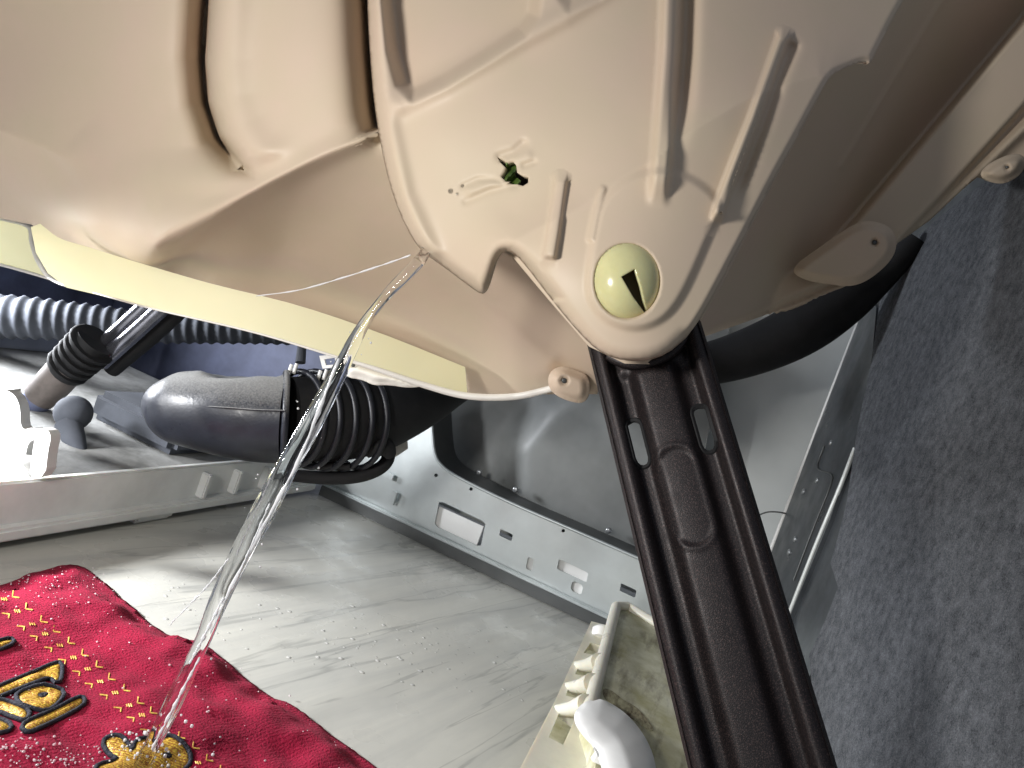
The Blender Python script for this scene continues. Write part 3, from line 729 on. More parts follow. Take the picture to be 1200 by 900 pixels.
# ------------------------------------------------------------------ damper pin (yellow-green plug in the lug)
pin = thing('damper_pin', 'yellow green plastic plug with wedge slit in the tub lug', 'plug', tuple(P(735, 330, .28)))
WEDGE = [(728, 324), (744, 315), (751, 337), (758, 367), (755, 366), (742, 348)]
PIN = [(735+40*math.cos(a)-3*math.sin(a), 330+46*math.sin(a)+3*math.cos(a)) for a in np.linspace(0, 2*math.pi, 40, endpoint=False)]
def pin_d(x, y):
    rr_ = np.clip(((x-735)/42.5)**2+((y-330)/48.5)**2, 0, 1)
    return s2p(690, 330) + .0045 - .012*np.sqrt(1-rr_)
patch('plug_head', PIN, pin_d, 'pin', pin, 2.0, [WEDGE], thick=.0012, auto=False)
patch('slit_floor', [(722, 308), (752, 308), (766, 372), (745, 372)], lambda x, y: x*0+s2p(690, 330)+.0012, 'pin_shade', pin, 6, thick=.002)

# ------------------------------------------------------------------ shock absorber
dm = thing('shock_absorber', 'dark brown stamped steel shock absorber hanging from the tub lug', 'shock absorber', tuple(P(905, 985, .235)))
A = P(754, 392, .291); B = P(915, 985, .226)
AX = (B-A); LEN = AX.length; AX.normalize()
# width direction: perpendicular to the axis and to the view
mid = (A+B)/2; VW = (Vector(CAM)-mid).normalized(); UX = AX.cross(VW).normalized()
if UX.dot(Vector(BAS[:, 0])) < 0: UX = -UX
NX = UX.cross(AX).normalized()
if NX.dot(VW) < 0: NX = -NX
HW = .0215
def uv_to(u, v_, h): return A + UX*u + AX*v_ + NX*h
def px_uv(px, py):
    """pixel to the channel's own plane"""
    d = plane_depth(tuple(A), tuple(NX))(np.array(float(px)), np.array(float(py))); p = P(px, py, d)-A
    return (p.dot(UX)*1000, p.dot(AX)*1000)
def prof_h(u, v_):
    """height in mm across the stamped channel (u, v in mm)"""
    au = np.abs(u)
    h = np.zeros_like(u)
    h = np.where(au > 17.2, 0.0, h)                           # flat lips
    wall_ = smooth01((17.2-au)/3.0)                           # drop from lip into the channel
    h = -7.0*wall_
    dome = smooth01((11.0-au)/5.5)
    h = h + 6.2*dome - .6*(np.clip(au, 0, 8)/8)**2*dome
    # collar cup at the top: the dome opens into a round seat
    cup = smooth01((15-v_)/5.0)*smooth01((15-au)/3)
    h = h*(1-cup) + cup*(-4.5-2.5*np.clip((12-v_)/12, 0, 1))
    # pressed stadium pad
    pv0, pv1 = PADV; pu0, pu1 = PADU
    t = np.clip((v_-pv0)/(pv1-pv0), 0, 1); cu = pu0+(pu1-pu0)*t
    dd = np.hypot(u-cu, v_-(pv0+(pv1-pv0)*t))
    h = h - .8*(1-smooth01((dd-6.2)/1.3))
    h = h + .5*np.exp(-((dd-8.1)/.8)**2)
    # rolled outer edge
    h = h - 2.2*smooth01((au-18.9)/2.6)
    return h
pa = px_uv(793, 545); pb = px_uv(812, 615)
PADV = (pa[1], pb[1]); PADU = (pa[0], pb[0])
def slot_uv(c0, c1, r):
    a = px_uv(*c0); b_ = px_uv(*c1); out = []
    an = math.atan2(b_[1]-a[1], b_[0]-a[0])
    for k in range(7): out.append((b_[0]+r*math.cos(an-math.pi/2+math.pi*k/6), b_[1]+r*math.sin(an-math.pi/2+math.pi*k/6)))
    for k in range(7): out.append((a[0]+r*math.cos(an+math.pi/2+math.pi*k/6), a[1]+r*math.sin(an+math.pi/2+math.pi*k/6)))
    return out
def slot_simple(uc, v0, v1, r):
    out = []
    for k in range(7): out.append((uc+r*math.cos(math.pi*k/6), v1+r*math.sin(math.pi*k/6)))
    for k in range(7): out.append((uc-r*math.cos(math.pi*k/6), v0-r*math.sin(math.pi*k/6)))
    return out
sl0 = px_uv(739, 494); sl1 = px_uv(750, 535); sr0 = px_uv(815, 478); sr1 = px_uv(826, 518)
slL = slot_simple(-12.6, sl0[1]+.5, sl1[1]-.5, 3.2); slR = slot_simple(12.6, sr0[1]+.5, sr1[1]-.5, 3.2)
EDGE = [(-21.5, -4), (21.5, -4), (21.5, LEN*1000), (-21.5, LEN*1000)]
V, T = cdt(EDGE, 1.1, [slL, slR])
hh = prof_h(V[:, 0], V[:, 1])
V3 = np.array([tuple(uv_to(u/1000, v_/1000, h/1000)) for (u, v_), h in zip(V, hh)])
T = orient(V3, T); V3, T = solidify(V3, T, .0022)
ch = mesh_obj('channel', V3, T, 'damper', dm); sharp(ch, 75)
# side webs folded back
for s in (-1, 1):
    vs = []; fs = []
    prof = [(HW, -.0016), (HW+.0012, -.0035), (HW+.0012, -.010), (HW-.0004, -.010), (HW-.0004, -.0036)]
    for v_ in np.linspace(-.004, LEN, 24):
        for (u, h) in prof: vs.append(uv_to(s*u, v_, h))
    n_ = len(prof)
    for i in range(23):
        for k in range(n_):
            fs.append((i*n_+k, i*n_+(k+1) % n_, (i+1)*n_+(k+1) % n_, (i+1)*n_+k))
    fs += [tuple(range(n_)), tuple(range(23*n_, 24*n_))]
    o = mesh_obj('side_web', vs, fs, 'damper', dm); sharp(o, 30)
# collar ring under the lug
pts = []; 
for a in np.linspace(-1.15, 1.15, 26): pts.append(uv_to(.0165*math.sin(a), .0125*math.cos(a)-.001, -.0015))
sweep('collar', pts, [.0022]*26, 'damper', dm, 10)
for s in (-1, 1):
    slot = slL if s < 0 else slR
    zz = -6.2
    lp = [uv_to(u/1000, v_/1000, (prof_h(np.array([u]), np.array([v_]))[0]-.4)/1000) for u, v_ in slot]; lp.append(lp[0]); lp.append(lp[1])
    sweep('slot_rim', lp, [.0011]*len(lp), 'black', dm, 6, caps=False)

# ------------------------------------------------------------------ moulded base rail on the left
XR = -.378
dXR = plane_depth((XR, 0, 0), (1, 0, 0))
def xr(px, py): return P(px, py, dXR(np.array(float(px)), np.array(float(py))))
zt = xr(0, 566).z
rail = thing('base_rail', 'white plastic base rail with dusty tray top along the tiles', 'base rail', (XR, .4, 0))
box('rail_wall', (XR-.006, .05, .010), (XR, YP-.002, zt), 'rail', rail, .0015)
box('rail_foot', (XR-.004, .05, .006), (XR+.007, YP-.02, .015), 'rail', rail, .002)
box('tray_top', (-.78, .05, zt-.010), (XR-.0062, YP-.004, zt-.004), 'tray', rail, .0015)
for (px, py) in ((232, 577), (268, 575), (303, 571), (334, 566)):
    p = xr(px, py); box('rib', (XR-.001, p.y-.0025, .016), (XR+.0075, p.y+.0025, zt-.006), 'rail', rail, .001)
p = xr(180, 598); box('foot_pad', (XR-.02, p.y-.02, .0005), (XR+.004, p.y+.02, .0098), 'rail', rail, .003)
p0 = P(175, 560, .60); p1 = P(330, 520, .66)
# tray back wall and box
bw = box('tray_wall', (-.70, .06, zt-.003), (-.69, YP-.005, zt+.050), 'tray_haze', rail, .003)
bx_ = thing('grey_block', 'grey plastic block lying in the tray under the black elbow', 'block', (-.45, .55, zt-.004))
c = P(255, 548, .60)
vs = []
box('block_body', (-.50, .50, zt-.0035), (-.405, .66, zt+.022), 'hosegrey', bx_, .006)

# white bracket at the far left
br = thing('pump_bracket', 'overexposed white plastic bracket with hooked clip standing on the rail', 'bracket', tuple(P(20, 560, .47)))
patch('bracket_body', smooth_poly([(-60, 470), (-10, 455), (14, 458), (24, 475), (24, 505), (40, 500), (46, 512), (30, 520), (30, 560), (-60, 570)], 2), lambda x, y: .475+.00012*np.abs(x-5), 'white', br, 6, thick=.016)
patch('clip', smooth_poly([(30, 506), (40, 502), (56, 503), (60, 512), (56, 530), (53, 558), (34, 562), (38, 530), (41, 512), (32, 510)], 1), lambda x, y: .455+.0*x, 'white', br, 4, thick=.010)
patch('base_block', smooth_poly([(-60, 535), (0, 533), (25, 540), (36, 562), (20, 572), (-60, 580)], 2), lambda x, y: .462+.0*x, 'white', br, 6, thick=.02)
# ball and cone behind it
vl = thing('ball_valve', 'pale ball with dark tipped cone leaning in the tray', 'valve', tuple(P(85, 545, .56)))
cc = P(86, 484, .57); 
rings = [(a, 21*math.sin(a)) for a in np.linspace(.02, math.pi-.02, 16)]
sweep('ball', [P(86-21*math.cos(a)*.2, 484-20*math.cos(a), .57) for a, r in rings], [max(.0003, 21*math.sin(a)*.57/F) for a, r in rings], 'hosegrey', vl, 18)
tube_px('cone', [(80, 496, .565, 15), (88, 518, .56, 12), (96, 535, .555, 6), (100, 542, .552, 2.5)], 'hosegrey', vl, 14, 14)
tube_px('tip', [(97, 538, .551, 3.4), (103, 545, .550, 3)], 'black', vl, 5, 10)
tube_px('arm', [(60, 528, .555, 2), (75, 527, .555, 2.4)], 'black', vl, 5, 8)

# ------------------------------------------------------------------ ribbed grey hose
hose = spline([(-120, 372, .70, 25), (0, 371, .70, 25), (90, 377, .715, 22), (180, 384, .73, 18), (300, 388, .745, 15), (420, 392, .76, 14)], 330)
hp = [P(a, b_, d) for a, b_, d, r in hose]
cum = np.concatenate([[0], np.cumsum([(hp[i+1]-hp[i]).length for i in range(len(hp)-1)])])
hr = [r*d/F*(1+.07*math.sin(2*math.pi*s/.0105)) for (a, b_, d, r), s in zip(hose, cum)]
o = sweep('ribbed_hose', hp, hr, 'hosegrey', None, 16); tag(o, 'ribbed grey drain hose running behind the far strut', 'hose')

# ------------------------------------------------------------------ far strut
st = thing('far_strut', 'far damper with twin bright rods and black bellows, standing on the tray', 'shock absorber', tuple(P(60, 475, .62)))
tube_px('rod', [(205, 325, .585, 9), (160, 368, .60, 9), (105, 418, .62, 9)], 'chrome', st, 12, 14)
tube_px('rod', [(222, 330, .58, 10), (178, 372, .595, 10), (120, 424, .615, 10)], 'chrome', st, 12, 14)
tube_px('dark_tube', [(236, 338, .60, 11), (186, 385, .615, 11), (130, 432, .63, 11)], 'black', st, 12, 14)
for k in range(5):
    a = k/4; x0, y0 = 108-28*a, 404+26*a
    tube_px('bellows_ring', [(x0+3.2, y0-2.6, .60, 25-3*a), (x0+1.6, y0-1.3, .6005, 28-3*a), (x0-1, y0+1, .601, 28-3*a), (x0-2.6, y0+2.2, .6015, 25-3*a)], 'black', st, 6, 18)
tube_px('bellows_core', [(112, 400, .60, 22), (74, 438, .602, 20)], 'black', st, 4, 18)
tube_px('sleeve', [(80, 430, .60, 20), (62, 450, .603, 20), (46, 466, .605, 18)], 'brown', st, 8, 20)
tube_px('foot', [(50, 462, .606, 17), (30, 485, .61, 15), (22, 520, .615, 15)], 'haze_blue', st, 8, 16)

# ------------------------------------------------------------------ black sump elbow with bellows
el = thing('sump_elbow', 'dusty black rubber sump elbow with bellows lying in the tray', 'rubber elbow', tuple(P(300, 545, .58)))
q = spline([(186.5, 472, .575, 2), (188, 472.5, .572, 17), (193, 474, .568, 30), (206, 477, .565, 41), (230, 480, .563, 46), (262, 483, .564, 51), (300, 487, .568, 54), (334, 489, .572, 54)], 46)
hp = [P(a, b_, d) for a, b_, d, r in q]; hr = [r*d/F for a, b_, d, r in q]
def elprof(th, i):
    a, b_ = math.cos(th), math.sin(th)
    return a, b_
elo = sweep('elbow', hp, hr, 'rubber', el, 40)
# press the upper side in where the mould turns upward
me = elo.data; ax0 = P(255, 428, .56); ax1 = P(330, 436, .575); dirv = (ax1-ax0); ln = dirv.length; dirv.normalize()
up_ = -Vector(BAS[:, 1])
for vtx in me.vertices:
    rel = vtx.co-ax0; t = rel.dot(dirv); dist = (rel-dirv*t).length
    k = max(0, 1-(dist/.020)**2)*max(0, min(1, (t+.012)/.02))*max(0, min(1, (ln+.004-t)/.012))
    vtx.co -= up_*(.010*k)
seam = [P(a, b_+ (-6 + 2*math.sin(i*.1)), d-r*d/F*.985) for i, (a, b_, d, r) in enumerate(q[4:])]
sweep('mould_seam', seam, [.0007]*len(seam), 'rubber', el, 6)
def ringtube(name, cx, cy, d, r, tr, mtl, dirpx=(1, .03, .0002)):
    """torus ring round the hose axis"""
    c = P(cx, cy, d); t = (P(cx+10*dirpx[0], cy+10*dirpx[1], d+10*dirpx[2])-c).normalized()
    u = t.orthogonal().normalized(); v_ = t.cross(u); R_ = r*d/F
    pts = [c+u*(R_*math.cos(a))+v_*(R_*math.sin(a)) for a in np.linspace(0, 2*math.pi, 49)]
    return sweep(name, pts, [tr*d/F]*49, mtl, el, 8, caps=False)
ringtube('lip', 333, 489, .572, 52, 4.2, 'rubber')
for (cx, cy, r) in ((348, 490, 55), (365, 491, 56), (383, 492, 57), (402, 492, 57), (420, 492, 56)):
    ringtube('bellows_ring', cx, cy, .575+(cx-334)*.0004, r, 3.6, 'bellows', (1, .03, .0006))
tube_px('hose_core', [(334, 489, .573, 48), (380, 491, .592, 50), (430, 488, .612, 46), (480, 474, .645, 36), (530, 440, .68, 34), (580, 400, .72, 40)], 'black', el, 24, 30)
# dark cast box behind with screws on top, and mould posts
tube_px('post', [(352, 425, .60, 6), (354, 404, .605, 5)], 'hosegrey', el, 4, 10)
for (x0, y0) in ((338, 434), (344, 433), (372, 441), (379, 440)):
    tube_px('stud', [(x0, y0+5, .575, 2.2), (x0+4, y0-7, .575, 2.2)], 'white', el, 3, 8)
clip = thing('white_clip', 'small white square clip above the black bellows', 'clip', tuple(P(382, 424, .57)))
patch('clip_frame', [(374, 417), (395, 415), (398, 430), (378, 432)], lambda x, y: .56+.0*x, 'white', clip, 4, [[(380, 421), (392, 419), (394, 427), (382, 428)]], thick=.003)

# wiring by the elbow
wr = thing('wire_loom', 'black wire loom with plug looping below the bellows', 'wire loom', tuple(P(420, 560, .62)))
tube_px('loom', [(330, 556, .60, 7), (380, 560, .60, 8), (420, 558, .605, 8), (446, 548, .61, 8), (455, 534, .615, 8), (446, 522, .62, 7)], 'black', wr, 40, 12)
tube_px('plug', [(428, 532, .59, 6), (440, 524, .592, 11), (452, 524, .596, 11), (458, 534, .60, 7)], 'black', wr, 14, 10)
tube_px('wire', [(372, 548, .585, 3), (392, 545, .585, 4.5), (410, 547, .587, 4)], 'black', wr, 14, 8)
tag(patch('paper_tag', [(452, 512), (476, 500), (478, 526), (455, 541), (450, 530)], lambda x, y: .64+.0*x, 'paper', None, 6, thick=.001), 'cream paper tag behind the black wire loom', 'paper tag')

# ------------------------------------------------------------------ moulded base corner on the right
bc = thing('base_corner', 'cream plastic base corner with ladder ribs and grimy top', 'plastic base', (-.01, .5, 0))
ZL, ZS = .034, .052
dL = plane_depth((0, 0, ZL), (0, 0, 1)); dS = plane_depth((0, 0, ZS), (0, 0, 1)); dG = plane_depth((0, 0, .016), (0, 0, 1))
cells = [[(686, 768), (703, 765), (700, 752), (694, 750), (688, 760)][::-1], [(675, 790), (694, 788), (692, 778), (680, 778)], [(664, 815), (684, 815), (684, 804), (669, 802)], [(645, 866), (660, 872), (672, 856), (672, 838), (657, 832)]]
cells = [[(684, 765), (700, 768), (704, 757), (692, 753)], [(674, 790), (690, 793), (695, 783), (680, 777)], [(663, 815), (680, 819), (686, 809), (668, 801)], [(643, 864), (660, 873), (674, 842), (658, 829)]]
patch('ledge', [(693, 728), (720, 735), (712, 770), (694, 820), (700, 900), (690, 960), (575, 960), (610, 899), (650, 822)], dL, 'cream', bc, 10, cells, thick=.006, smooth=False)
patch('ledge_floor', [(700, 730), (722, 735), (700, 900), (690, 960), (585, 960), (655, 822)], dG, 'grimy', bc, 14, thick=.004)
for q4 in ([(682, 772), (704, 772), (700, 780), (672, 776)], [(670, 796), (696, 797), (692, 804), (664, 801)], [(658, 822), (690, 822), (684, 830), (652, 828)]):
    pl = q4; c0 = (np.array(pl[0])+pl[3])/2; c1 = (np.array(pl[1])+pl[2])/2
    p0 = on_floor(c0[0], c0[1], ZL+.002); p1 = on_floor(c1[0], c1[1], ZS-.002)
    sweep('ladder_rib', [p0+Vector((0, 0, -.004)), (p0+p1)/2+Vector((0, 0, -.003)), p1], [.003, .0042, .0062], 'cream', bc, 10)
dSL = lambda x, y: dS(x, y)
SLAB = [(722, 709), (732, 708), (800, 748), (880, 790), (900, 960), (694, 960), (700, 860), (690, 832), (704, 778)]
def slab_d(x, y): return dS(x, y)*1.012
patch('slab_top', SLAB, slab_d, 'grimy', bc, 5, thick=.02)
wall_pts = [(690, 834, 3), (704, 780, 4), (722, 711, 5), (735, 710, 5), (800, 750, 5), (880, 792, 5)]
sweep('slab_rim', [on_floor(a, b_, ZS-.001) for a, b_ in resample([(690, 834), (704, 780), (722, 711)], 6, False)], [.0042]*len(resample([(690, 834), (704, 780), (722, 711)], 6, False)), 'cream', bc, 12)
qq = resample([(722, 711), (735, 711), (800, 750), (880, 792)], 6, False)
sweep('slab_rim', [on_floor(a, b_, ZS-.001) for a, b_ in qq], [.0042]*len(qq), 'cream', bc, 12)
# peg at the top of the ledge
tube_px('peg', [(702, 748, float(dL(np.array(700.), np.array(745.))), 9), (704, 738, float(dL(np.array(703.), np.array(738.)))-.01, 10), (704, 734, float(dL(np.array(703.), np.array(736.)))-.012, 6)], 'white', bc, 10, 16)
# white arched hood
HOOD = [(672, 846), (674, 832), (688, 820), (706, 818), (735, 836), (756, 862), (768, 890), (772, 930), (770, 980), (700, 980), (712, 930), (700, 880), (684, 864)]
def hood_d(x, y):
    dist, _, _ = segdist(HOOD, x, y, True)
    r_ = 62
    return plane_depth((0, 0, ZS), (0, 0, 1))(x, y) - .004 - .017*np.sqrt(np.clip(1-(1-np.clip(dist/r_, 0, 1))**2, 0, 1))
patch('hood', smooth_poly(HOOD, 2), hood_d, 'white', bc, 4, thick=.004)
# brown grime that collected along the hood
for gp in ([(706, 806), (716, 808), (730, 820), (746, 828), (758, 842), (768, 856), (760, 856), (748, 846), (730, 836), (716, 824), (707, 816)],):
    patch('grime_streak', smooth_poly(gp, 2), lambda x, y: slab_d(x, y)-.0008, 'stain', bc, 5, thick=.0003)

# ------------------------------------------------------------------ towel
def fbm(x, y, s, seed): return np.array([noise.noise(Vector((a*s, b_*s, seed))) for a, b_ in zip(np.ravel(x), np.ravel(y))])
TOWEL_PX = [(-160, 700), (-60, 690), (0, 679), (40, 664), (80, 653), (98, 655), (113, 664), (150, 698), (192, 733), (215, 740), (242, 747), (262, 762), (318, 808), (345, 815), (372, 838), (420, 872), (462, 902), (560, 975), (560, 1060), (-200, 1060)]
TP = [on_floor(a, b_, .006) for a, b_ in TOWEL_PX]; TXY = [(p.x, p.y) for p in smooth_poly([(p.x, p.y, 0) for p in TP], 1) for p in [Vector(p)]]
def towel_h(x, y):
    x = np.ravel(np.asarray(x, float)); y = np.ravel(np.asarray(y, float))
    dist, _, _ = segdist(TXY, x, y, True)
    h = .0012 + .0065*smooth01(dist/.022) 
    h = h + .005*fbm(x, y, 26, 1.3)*smooth01(dist/.02) + .0025*fbm(x, y, 70, 5.1)
    h = h + .0012*np.maximum(0, fbm(x, y, 160, 2.2))
    return np.maximum(h, .0015)
tw = thing('red_towel', 'wet red towel with gold embroidery spread on the tiles', 'towel', tuple(on_floor(100, 850)))
V, T = cdt(TXY, .0032)
hz = towel_h(V[:, 0], V[:, 1]); V3 = np.column_stack([V, hz])
T = orient(V3, T)
nV = len(V3); V, T = solidify(V3, T, .0022); V[nV:, 2] = np.maximum(V[nV:, 2], .0004)
mesh_obj('cloth', V, T, 'towel', tw)
def on_towel(px, py, lift=0.):
    px = np.ravel(np.asarray(px, float)); py = np.ravel(np.asarray(py, float)); z = np.full(len(px), .009)
    r = ray(px, py)
    for _ in range(5):
        d = (z-H)/r[:, 2]; p = r*d[:, None]+CAM; z = towel_h(p[:, 0], p[:, 1])+lift
    d = (z-H)/r[:, 2]; return r*d[:, None]+CAM
def stitch(poly, holes=()):
    poly = smooth_poly(poly, 1); hs = [smooth_poly(h, 1) for h in holes]
    V, T = cdt(poly, 3.2, hs)
    dist, _, _ = segdist(poly, V[:, 0], V[:, 1], True)
    V3 = on_towel(V[:, 0], V[:, 1], .0008); V3[:, 2] += .0006*smooth01(dist/5); T = orient(V3, T)
    V3, T = solidify(V3, T, .0018)
    o = mesh_obj('embroidery', V3, T, 'gold', tw)
    for lp in [poly]+hs:
        a_ = np.array(lp); area = np.sum(a_[:, 0]*np.roll(a_[:, 1], -1)-np.roll(a_[:, 0], -1)*a_[:, 1])
        tn = np.roll(a_, -1, 0)-np.roll(a_, 1, 0); tn /= np.linalg.norm(tn, axis=1)[:, None]+1e-9
        off = np.column_stack([tn[:, 1], -tn[:, 0]])*(2.0 if area > 0 else -2.0)*(1 if lp is poly else -1)
        c = resample([tuple(p) for p in a_+off], 3.5); c = c+[c[0], c[1]]
        pts = on_towel([a for a, b_ in c], [b_ for a, b_ in c], .0008)
        sweep('stitch_outline', pts, [.0010]*len(pts), 'darkthread', o, 8, caps=False)
stitch([(-20, 815), (0, 805), (40, 789), (62, 779), (71, 777), (71, 790), (68, 800), (58, 792), (42, 797), (0, 814), (-20, 822)])
stitch([(20, 813), (48, 803), (62, 806), (75, 811), (68, 822), (54, 832), (36, 827), (22, 822)], [[(42, 815), (52, 811), (58, 814), (50, 820)]])
stitch([(-20, 818), (0, 821), (18, 826), (34, 834), (30, 843), (14, 838), (0, 832), (-20, 828)])
stitch([(26, 851), (40, 843), (62, 834), (92, 818), (98, 819), (97, 825), (70, 840), (48, 850), (32, 857)])
stitch([(-20, 840), (0, 844), (13, 850), (8, 856), (-20, 858)])
stitch([(-20, 758), (0, 752), (12, 749), (16, 752), (0, 759), (-20, 764)])
stitch([(121, 869), (132, 863), (142, 864), (150, 874), (156, 882), (160, 868), (172, 866), (184, 872), (190, 865), (200, 863), (212, 870), (221, 882), (222, 893), (214, 901), (204, 906), (190, 915), (150, 920), (128, 915), (112, 904), (116, 897), (132, 894), (140, 888), (128, 882)], [[(189, 884), (197, 882), (203, 886), (196, 891)]])
# small woven motifs in rows: angle, dashes, corner
vs = []; fs = []
def thread(a, b_, wd=.8):
    a = np.array(a, float); b_ = np.array(b_, float); t = b_-a; n_ = np.array([-t[1], t[0]])/np.hypot(*t)*wd
    k = max(2, int(np.hypot(*t)/2.5)); pts = [a+t*i/k for i in range(k+1)]
    pp = on_towel([p[0]+s*n_[0] for p in pts for s in (-1, 0, 1)], [p[1]+s*n_[1] for p in pts for s in (-1, 0, 1)], .0003)
    pp[1::3, 2] += .0002
    base = len(vs); vs.extend(pp.tolist())
    for i in range(k):
        for s in (0, 1):
            j = base+i*3+s; fs.append((j, j+1, j+4, j+3))
for r_ in range(26):
    bx0, by0 = -8+16.2*r_, 698+13.6*r_+.0*r_
    if by0 > 960: break
    j = lambda s=1.2: random.uniform(-s, s)
    cx, cy = bx0+j(), by0+j()
    thread((cx-5, cy+7), (cx+4, cy+8)); thread((cx+4, cy+8), (cx+3, cy+13))
    for k in range(3): thread((cx+10+2.6*k, cy+3+j(.5)), (cx+11.4+2.6*k, cy+6.5+j(.5)), .8)
    thread((cx+24, cy-5), (cx+23, cy+2)); thread((cx+23, cy+2), (cx+31, cy+3))
tm = mesh_obj('woven_motif', vs, fs, 'goldthread', tw); tm['kind'] = 'stuff'

# ------------------------------------------------------------------ water
def blobs(name, spots, material, label, cat):
    """many tiny flattened drops joined into one object; spots = (point, radius, flatness)"""
    vs = []; fs = []
    ico = [(0, 0, 1)] + [(math.cos(a)*.9, math.sin(a)*.9, .45) for a in np.linspace(0, 2*math.pi, 7)[:-1]] + [(math.cos(a+.3), math.sin(a+.3), -.3) for a in np.linspace(0, 2*math.pi, 7)[:-1]]
    for p, r, fl_ in spots:
        b0 = len(vs); an = random.uniform(0, 6.28); el_ = random.uniform(.7, 1.4)
        for (x_, y_, z_) in ico:
            xx = x_*el_; vs.append((p[0]+r*(xx*math.cos(an)-y_*math.sin(an)), p[1]+r*(xx*math.sin(an)+y_*math.cos(an)), p[2]+r*fl_*z_))
        for k in range(6):
            k2 = (k+1) % 6
            fs.append((b0, b0+1+k, b0+1+k2)); fs.append((b0+1+k, b0+7+k, b0+7+k2, b0+1+k2))
    o = mesh_obj(name, vs, fs, material); tag(o, label, cat, kind='stuff'); return o
sp_ = []
for i in range(480):
    u = random.random()
    if u < .35: px, py = random.gauss(40, 50), random.gauss(885, 14)
    elif u < .55: px, py = random.gauss(70, 40), random.gauss(685, 14)
    else: px, py = random.uniform(-20, 400), random.uniform(660, 910)
    if not inside(TOWEL_PX, np.array([px]), np.array([py]))[0]: continue
    p = on_towel([px], [py], .0006)[0]; sp_.append((p, random.choice((.00022, .0003, .00035, .0004, .0006)), .9))
blobs('towel_droplets', sp_, 'toweldrop', 'glinting water droplets sprinkled over the red towel', 'droplets')
sp_ = []
for i in range(170):
    px = random.choice((random.gauss(330, 70), random.gauss(460, 60), random.gauss(550, 50), random.gauss(200, 40))); py = random.gauss(740, 26)+(px-330)*.16
    if inside(TOWEL_PX, np.array([px]), np.array([py]))[0] or px > 640 or py < 640: continue
    p = on_floor(px, py, .0001); sp_.append((p, random.choice((.0005, .0007, .0009, .0012, .0016)), .08))
blobs('floor_droplets', sp_, 'floordrop', 'flat water droplets scattered over the grey tiles', 'droplets')

wt = thing('water_stream', 'clear stream of water pouring from the tub onto the towel', 'water stream', tuple(on_floor(170, 890, .01)))
land = 0.305
path = [(500, 292, s2p(497, 294)-.001, 6), (492, 305, .312, 7), (476, 322, .313, 7), (455, 343, .315, 6.5), (434, 370, .317, 7), (415, 402, .319, 9), (396, 440, .32, 11.5), (374, 482, .321, 14), (350, 525, .321, 15.5), (325, 568, .32, 15.5), (302, 612, .32, 15), (280, 655, .318, 14), (258, 700, .316, 13), (240, 745, .314, 12), (220, 790, .311, 12), (198, 835, .309, 12), (172, 886, .306, 11), (164, 904, .309, 12)]
q = spline(path, 420)
def wprof(th, i):
    s = i/420; i = i*190/420
    tw_ = 2.2*math.sin(s*5)+s*6
    nz = noise.noise(Vector((math.cos(th)*.8, math.sin(th)*.8, i*.045)))*.27 + noise.noise(Vector((math.cos(th)*2.4, math.sin(th)*2.4, i*.09)))*.16
    am = min(1, s*4)
    rad = 1+am*(.24*math.cos(2*(th-tw_*.35))+.10*math.cos(3*th+tw_)+nz)
    return math.cos(th)*rad, math.sin(th)*rad*.8
sweep('main_stream', [P(a, b_, d) for a, b_, d, r in q], [r*d/F for a, b_, d, r in q], 'water', wt, 64, prof=wprof)
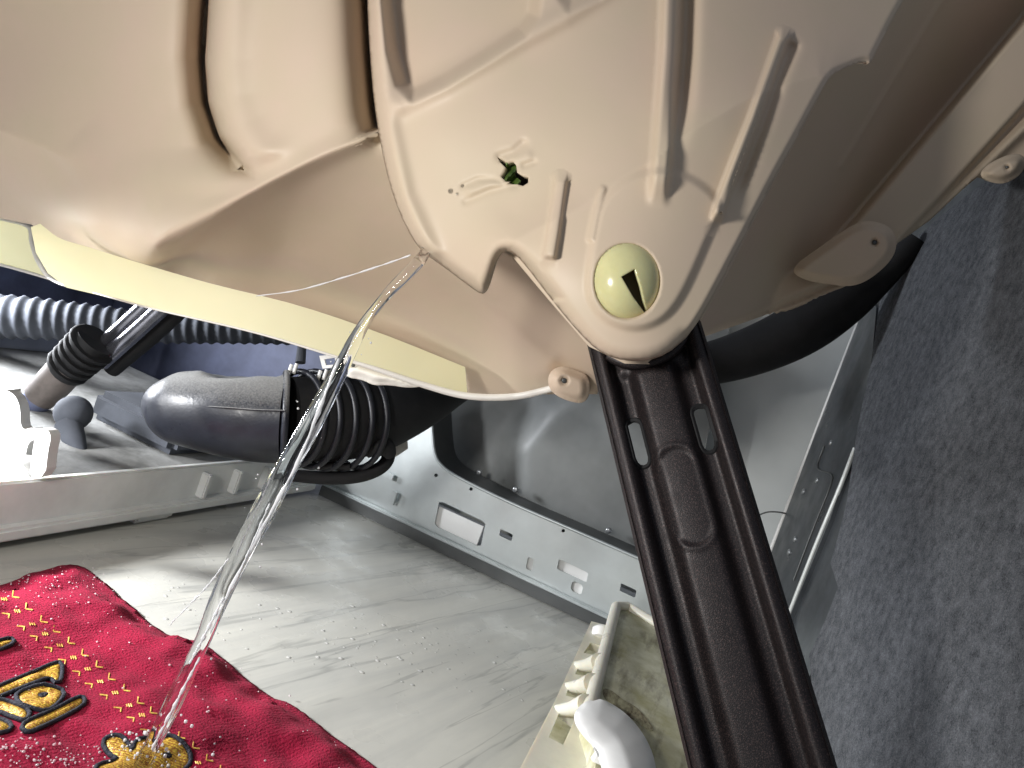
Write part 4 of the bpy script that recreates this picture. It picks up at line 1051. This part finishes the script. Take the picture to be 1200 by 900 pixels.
for pl in ([(481, 299, .318, .9), (450, 310, .322, 1.0), (400, 326, .33, .9), (350, 340, .338, .8), (300, 347, .345, .5)],
           [(397, 420, .312, 1.4), (378, 470, .311, 2.0), (352, 535, .31, 2.2), (326, 585, .309, 2.0), (296, 640, .308, 2.2), (268, 695, .306, 2.0), (246, 742, .304, 1.2)],
           [(316, 590, .308, .8), (290, 650, .307, 1.1), (272, 690, .306, .7)],
           [(268, 654, .312, .7), (240, 690, .31, .9), (198, 733, .307, .6)],
           [(262, 700, .305, 1.2), (238, 748, .303, 1.8), (222, 778, .302, 1.0)],
           [(234, 770, .303, 1.0), (205, 826, .301, 1.8), (178, 878, .298, 1.2)],
           [(318, 560, .318, .8), (298, 606, .317, 1.0), (278, 650, .316, .8)]):
    q2 = spline(pl, 60)
    sweep('jet_glint', [P(a+random.gauss(0, .25), b_, d) for a, b_, d, r in q2], [max(.00012, r*d/F*(1+.35*math.sin(i*.7)+random.uniform(-.2, .2))) for i, (a, b_, d, r) in enumerate(q2)], 'spray', wt, 8)  # thin jets, and white streaks that paint highlights on the stream

# splash where the stream meets the cloth, and loose drops beside it
vs = []; fs = []
def bead(p, r):
    b0 = len(vs)
    ring = [(0, 1)] + [(math.sin(a), math.cos(a)) for a in (1.05, 2.1)] + [(0, -1)]
    vs.append((p[0], p[1], p[2]+r))
    for (s_, c_) in ring[1:3]:
        for k in range(6): vs.append((p[0]+r*s_*math.cos(k*1.047), p[1]+r*s_*math.sin(k*1.047), p[2]+r*c_))
    vs.append((p[0], p[1], p[2]-r))
    for k in range(6):
        k2 = (k+1) % 6
        fs.append((b0, b0+1+k, b0+1+k2)); fs.append((b0+1+k, b0+7+k, b0+7+k2, b0+1+k2)); fs.append((b0+7+k, b0+13, b0+7+k2))
cs = on_towel([168], [892], .001)[0]
for i in range(150):
    a = random.uniform(0, 6.28); rr_ = abs(random.gauss(0, .010))+.003; hgt = max(0, random.gauss(.002, .004))
    x_, y_ = cs[0]+rr_*math.cos(a), cs[1]+rr_*math.sin(a)
    bead((x_, y_, towel_h([x_], [y_])[0]+hgt+.0004), random.choice((.0003, .0004, .0006, .0009)))
o = mesh_obj('splash', vs, fs, 'spray', wt); o['kind'] = 'stuff'
vs = []; fs = []
for i in range(22):
    a, b_, d, r = q[random.randrange(110, 410)]
    s_ = random.choice((-1, 1)); off = (r*random.uniform(1.0, 2.4)+1)*s_
    bead(P(a+off, b_+random.uniform(-6, 6), d), random.choice((.0002, .0003, .0004, .0006)))
o = mesh_obj('loose_drops', vs, fs, 'spray', wt); o['kind'] = 'stuff'
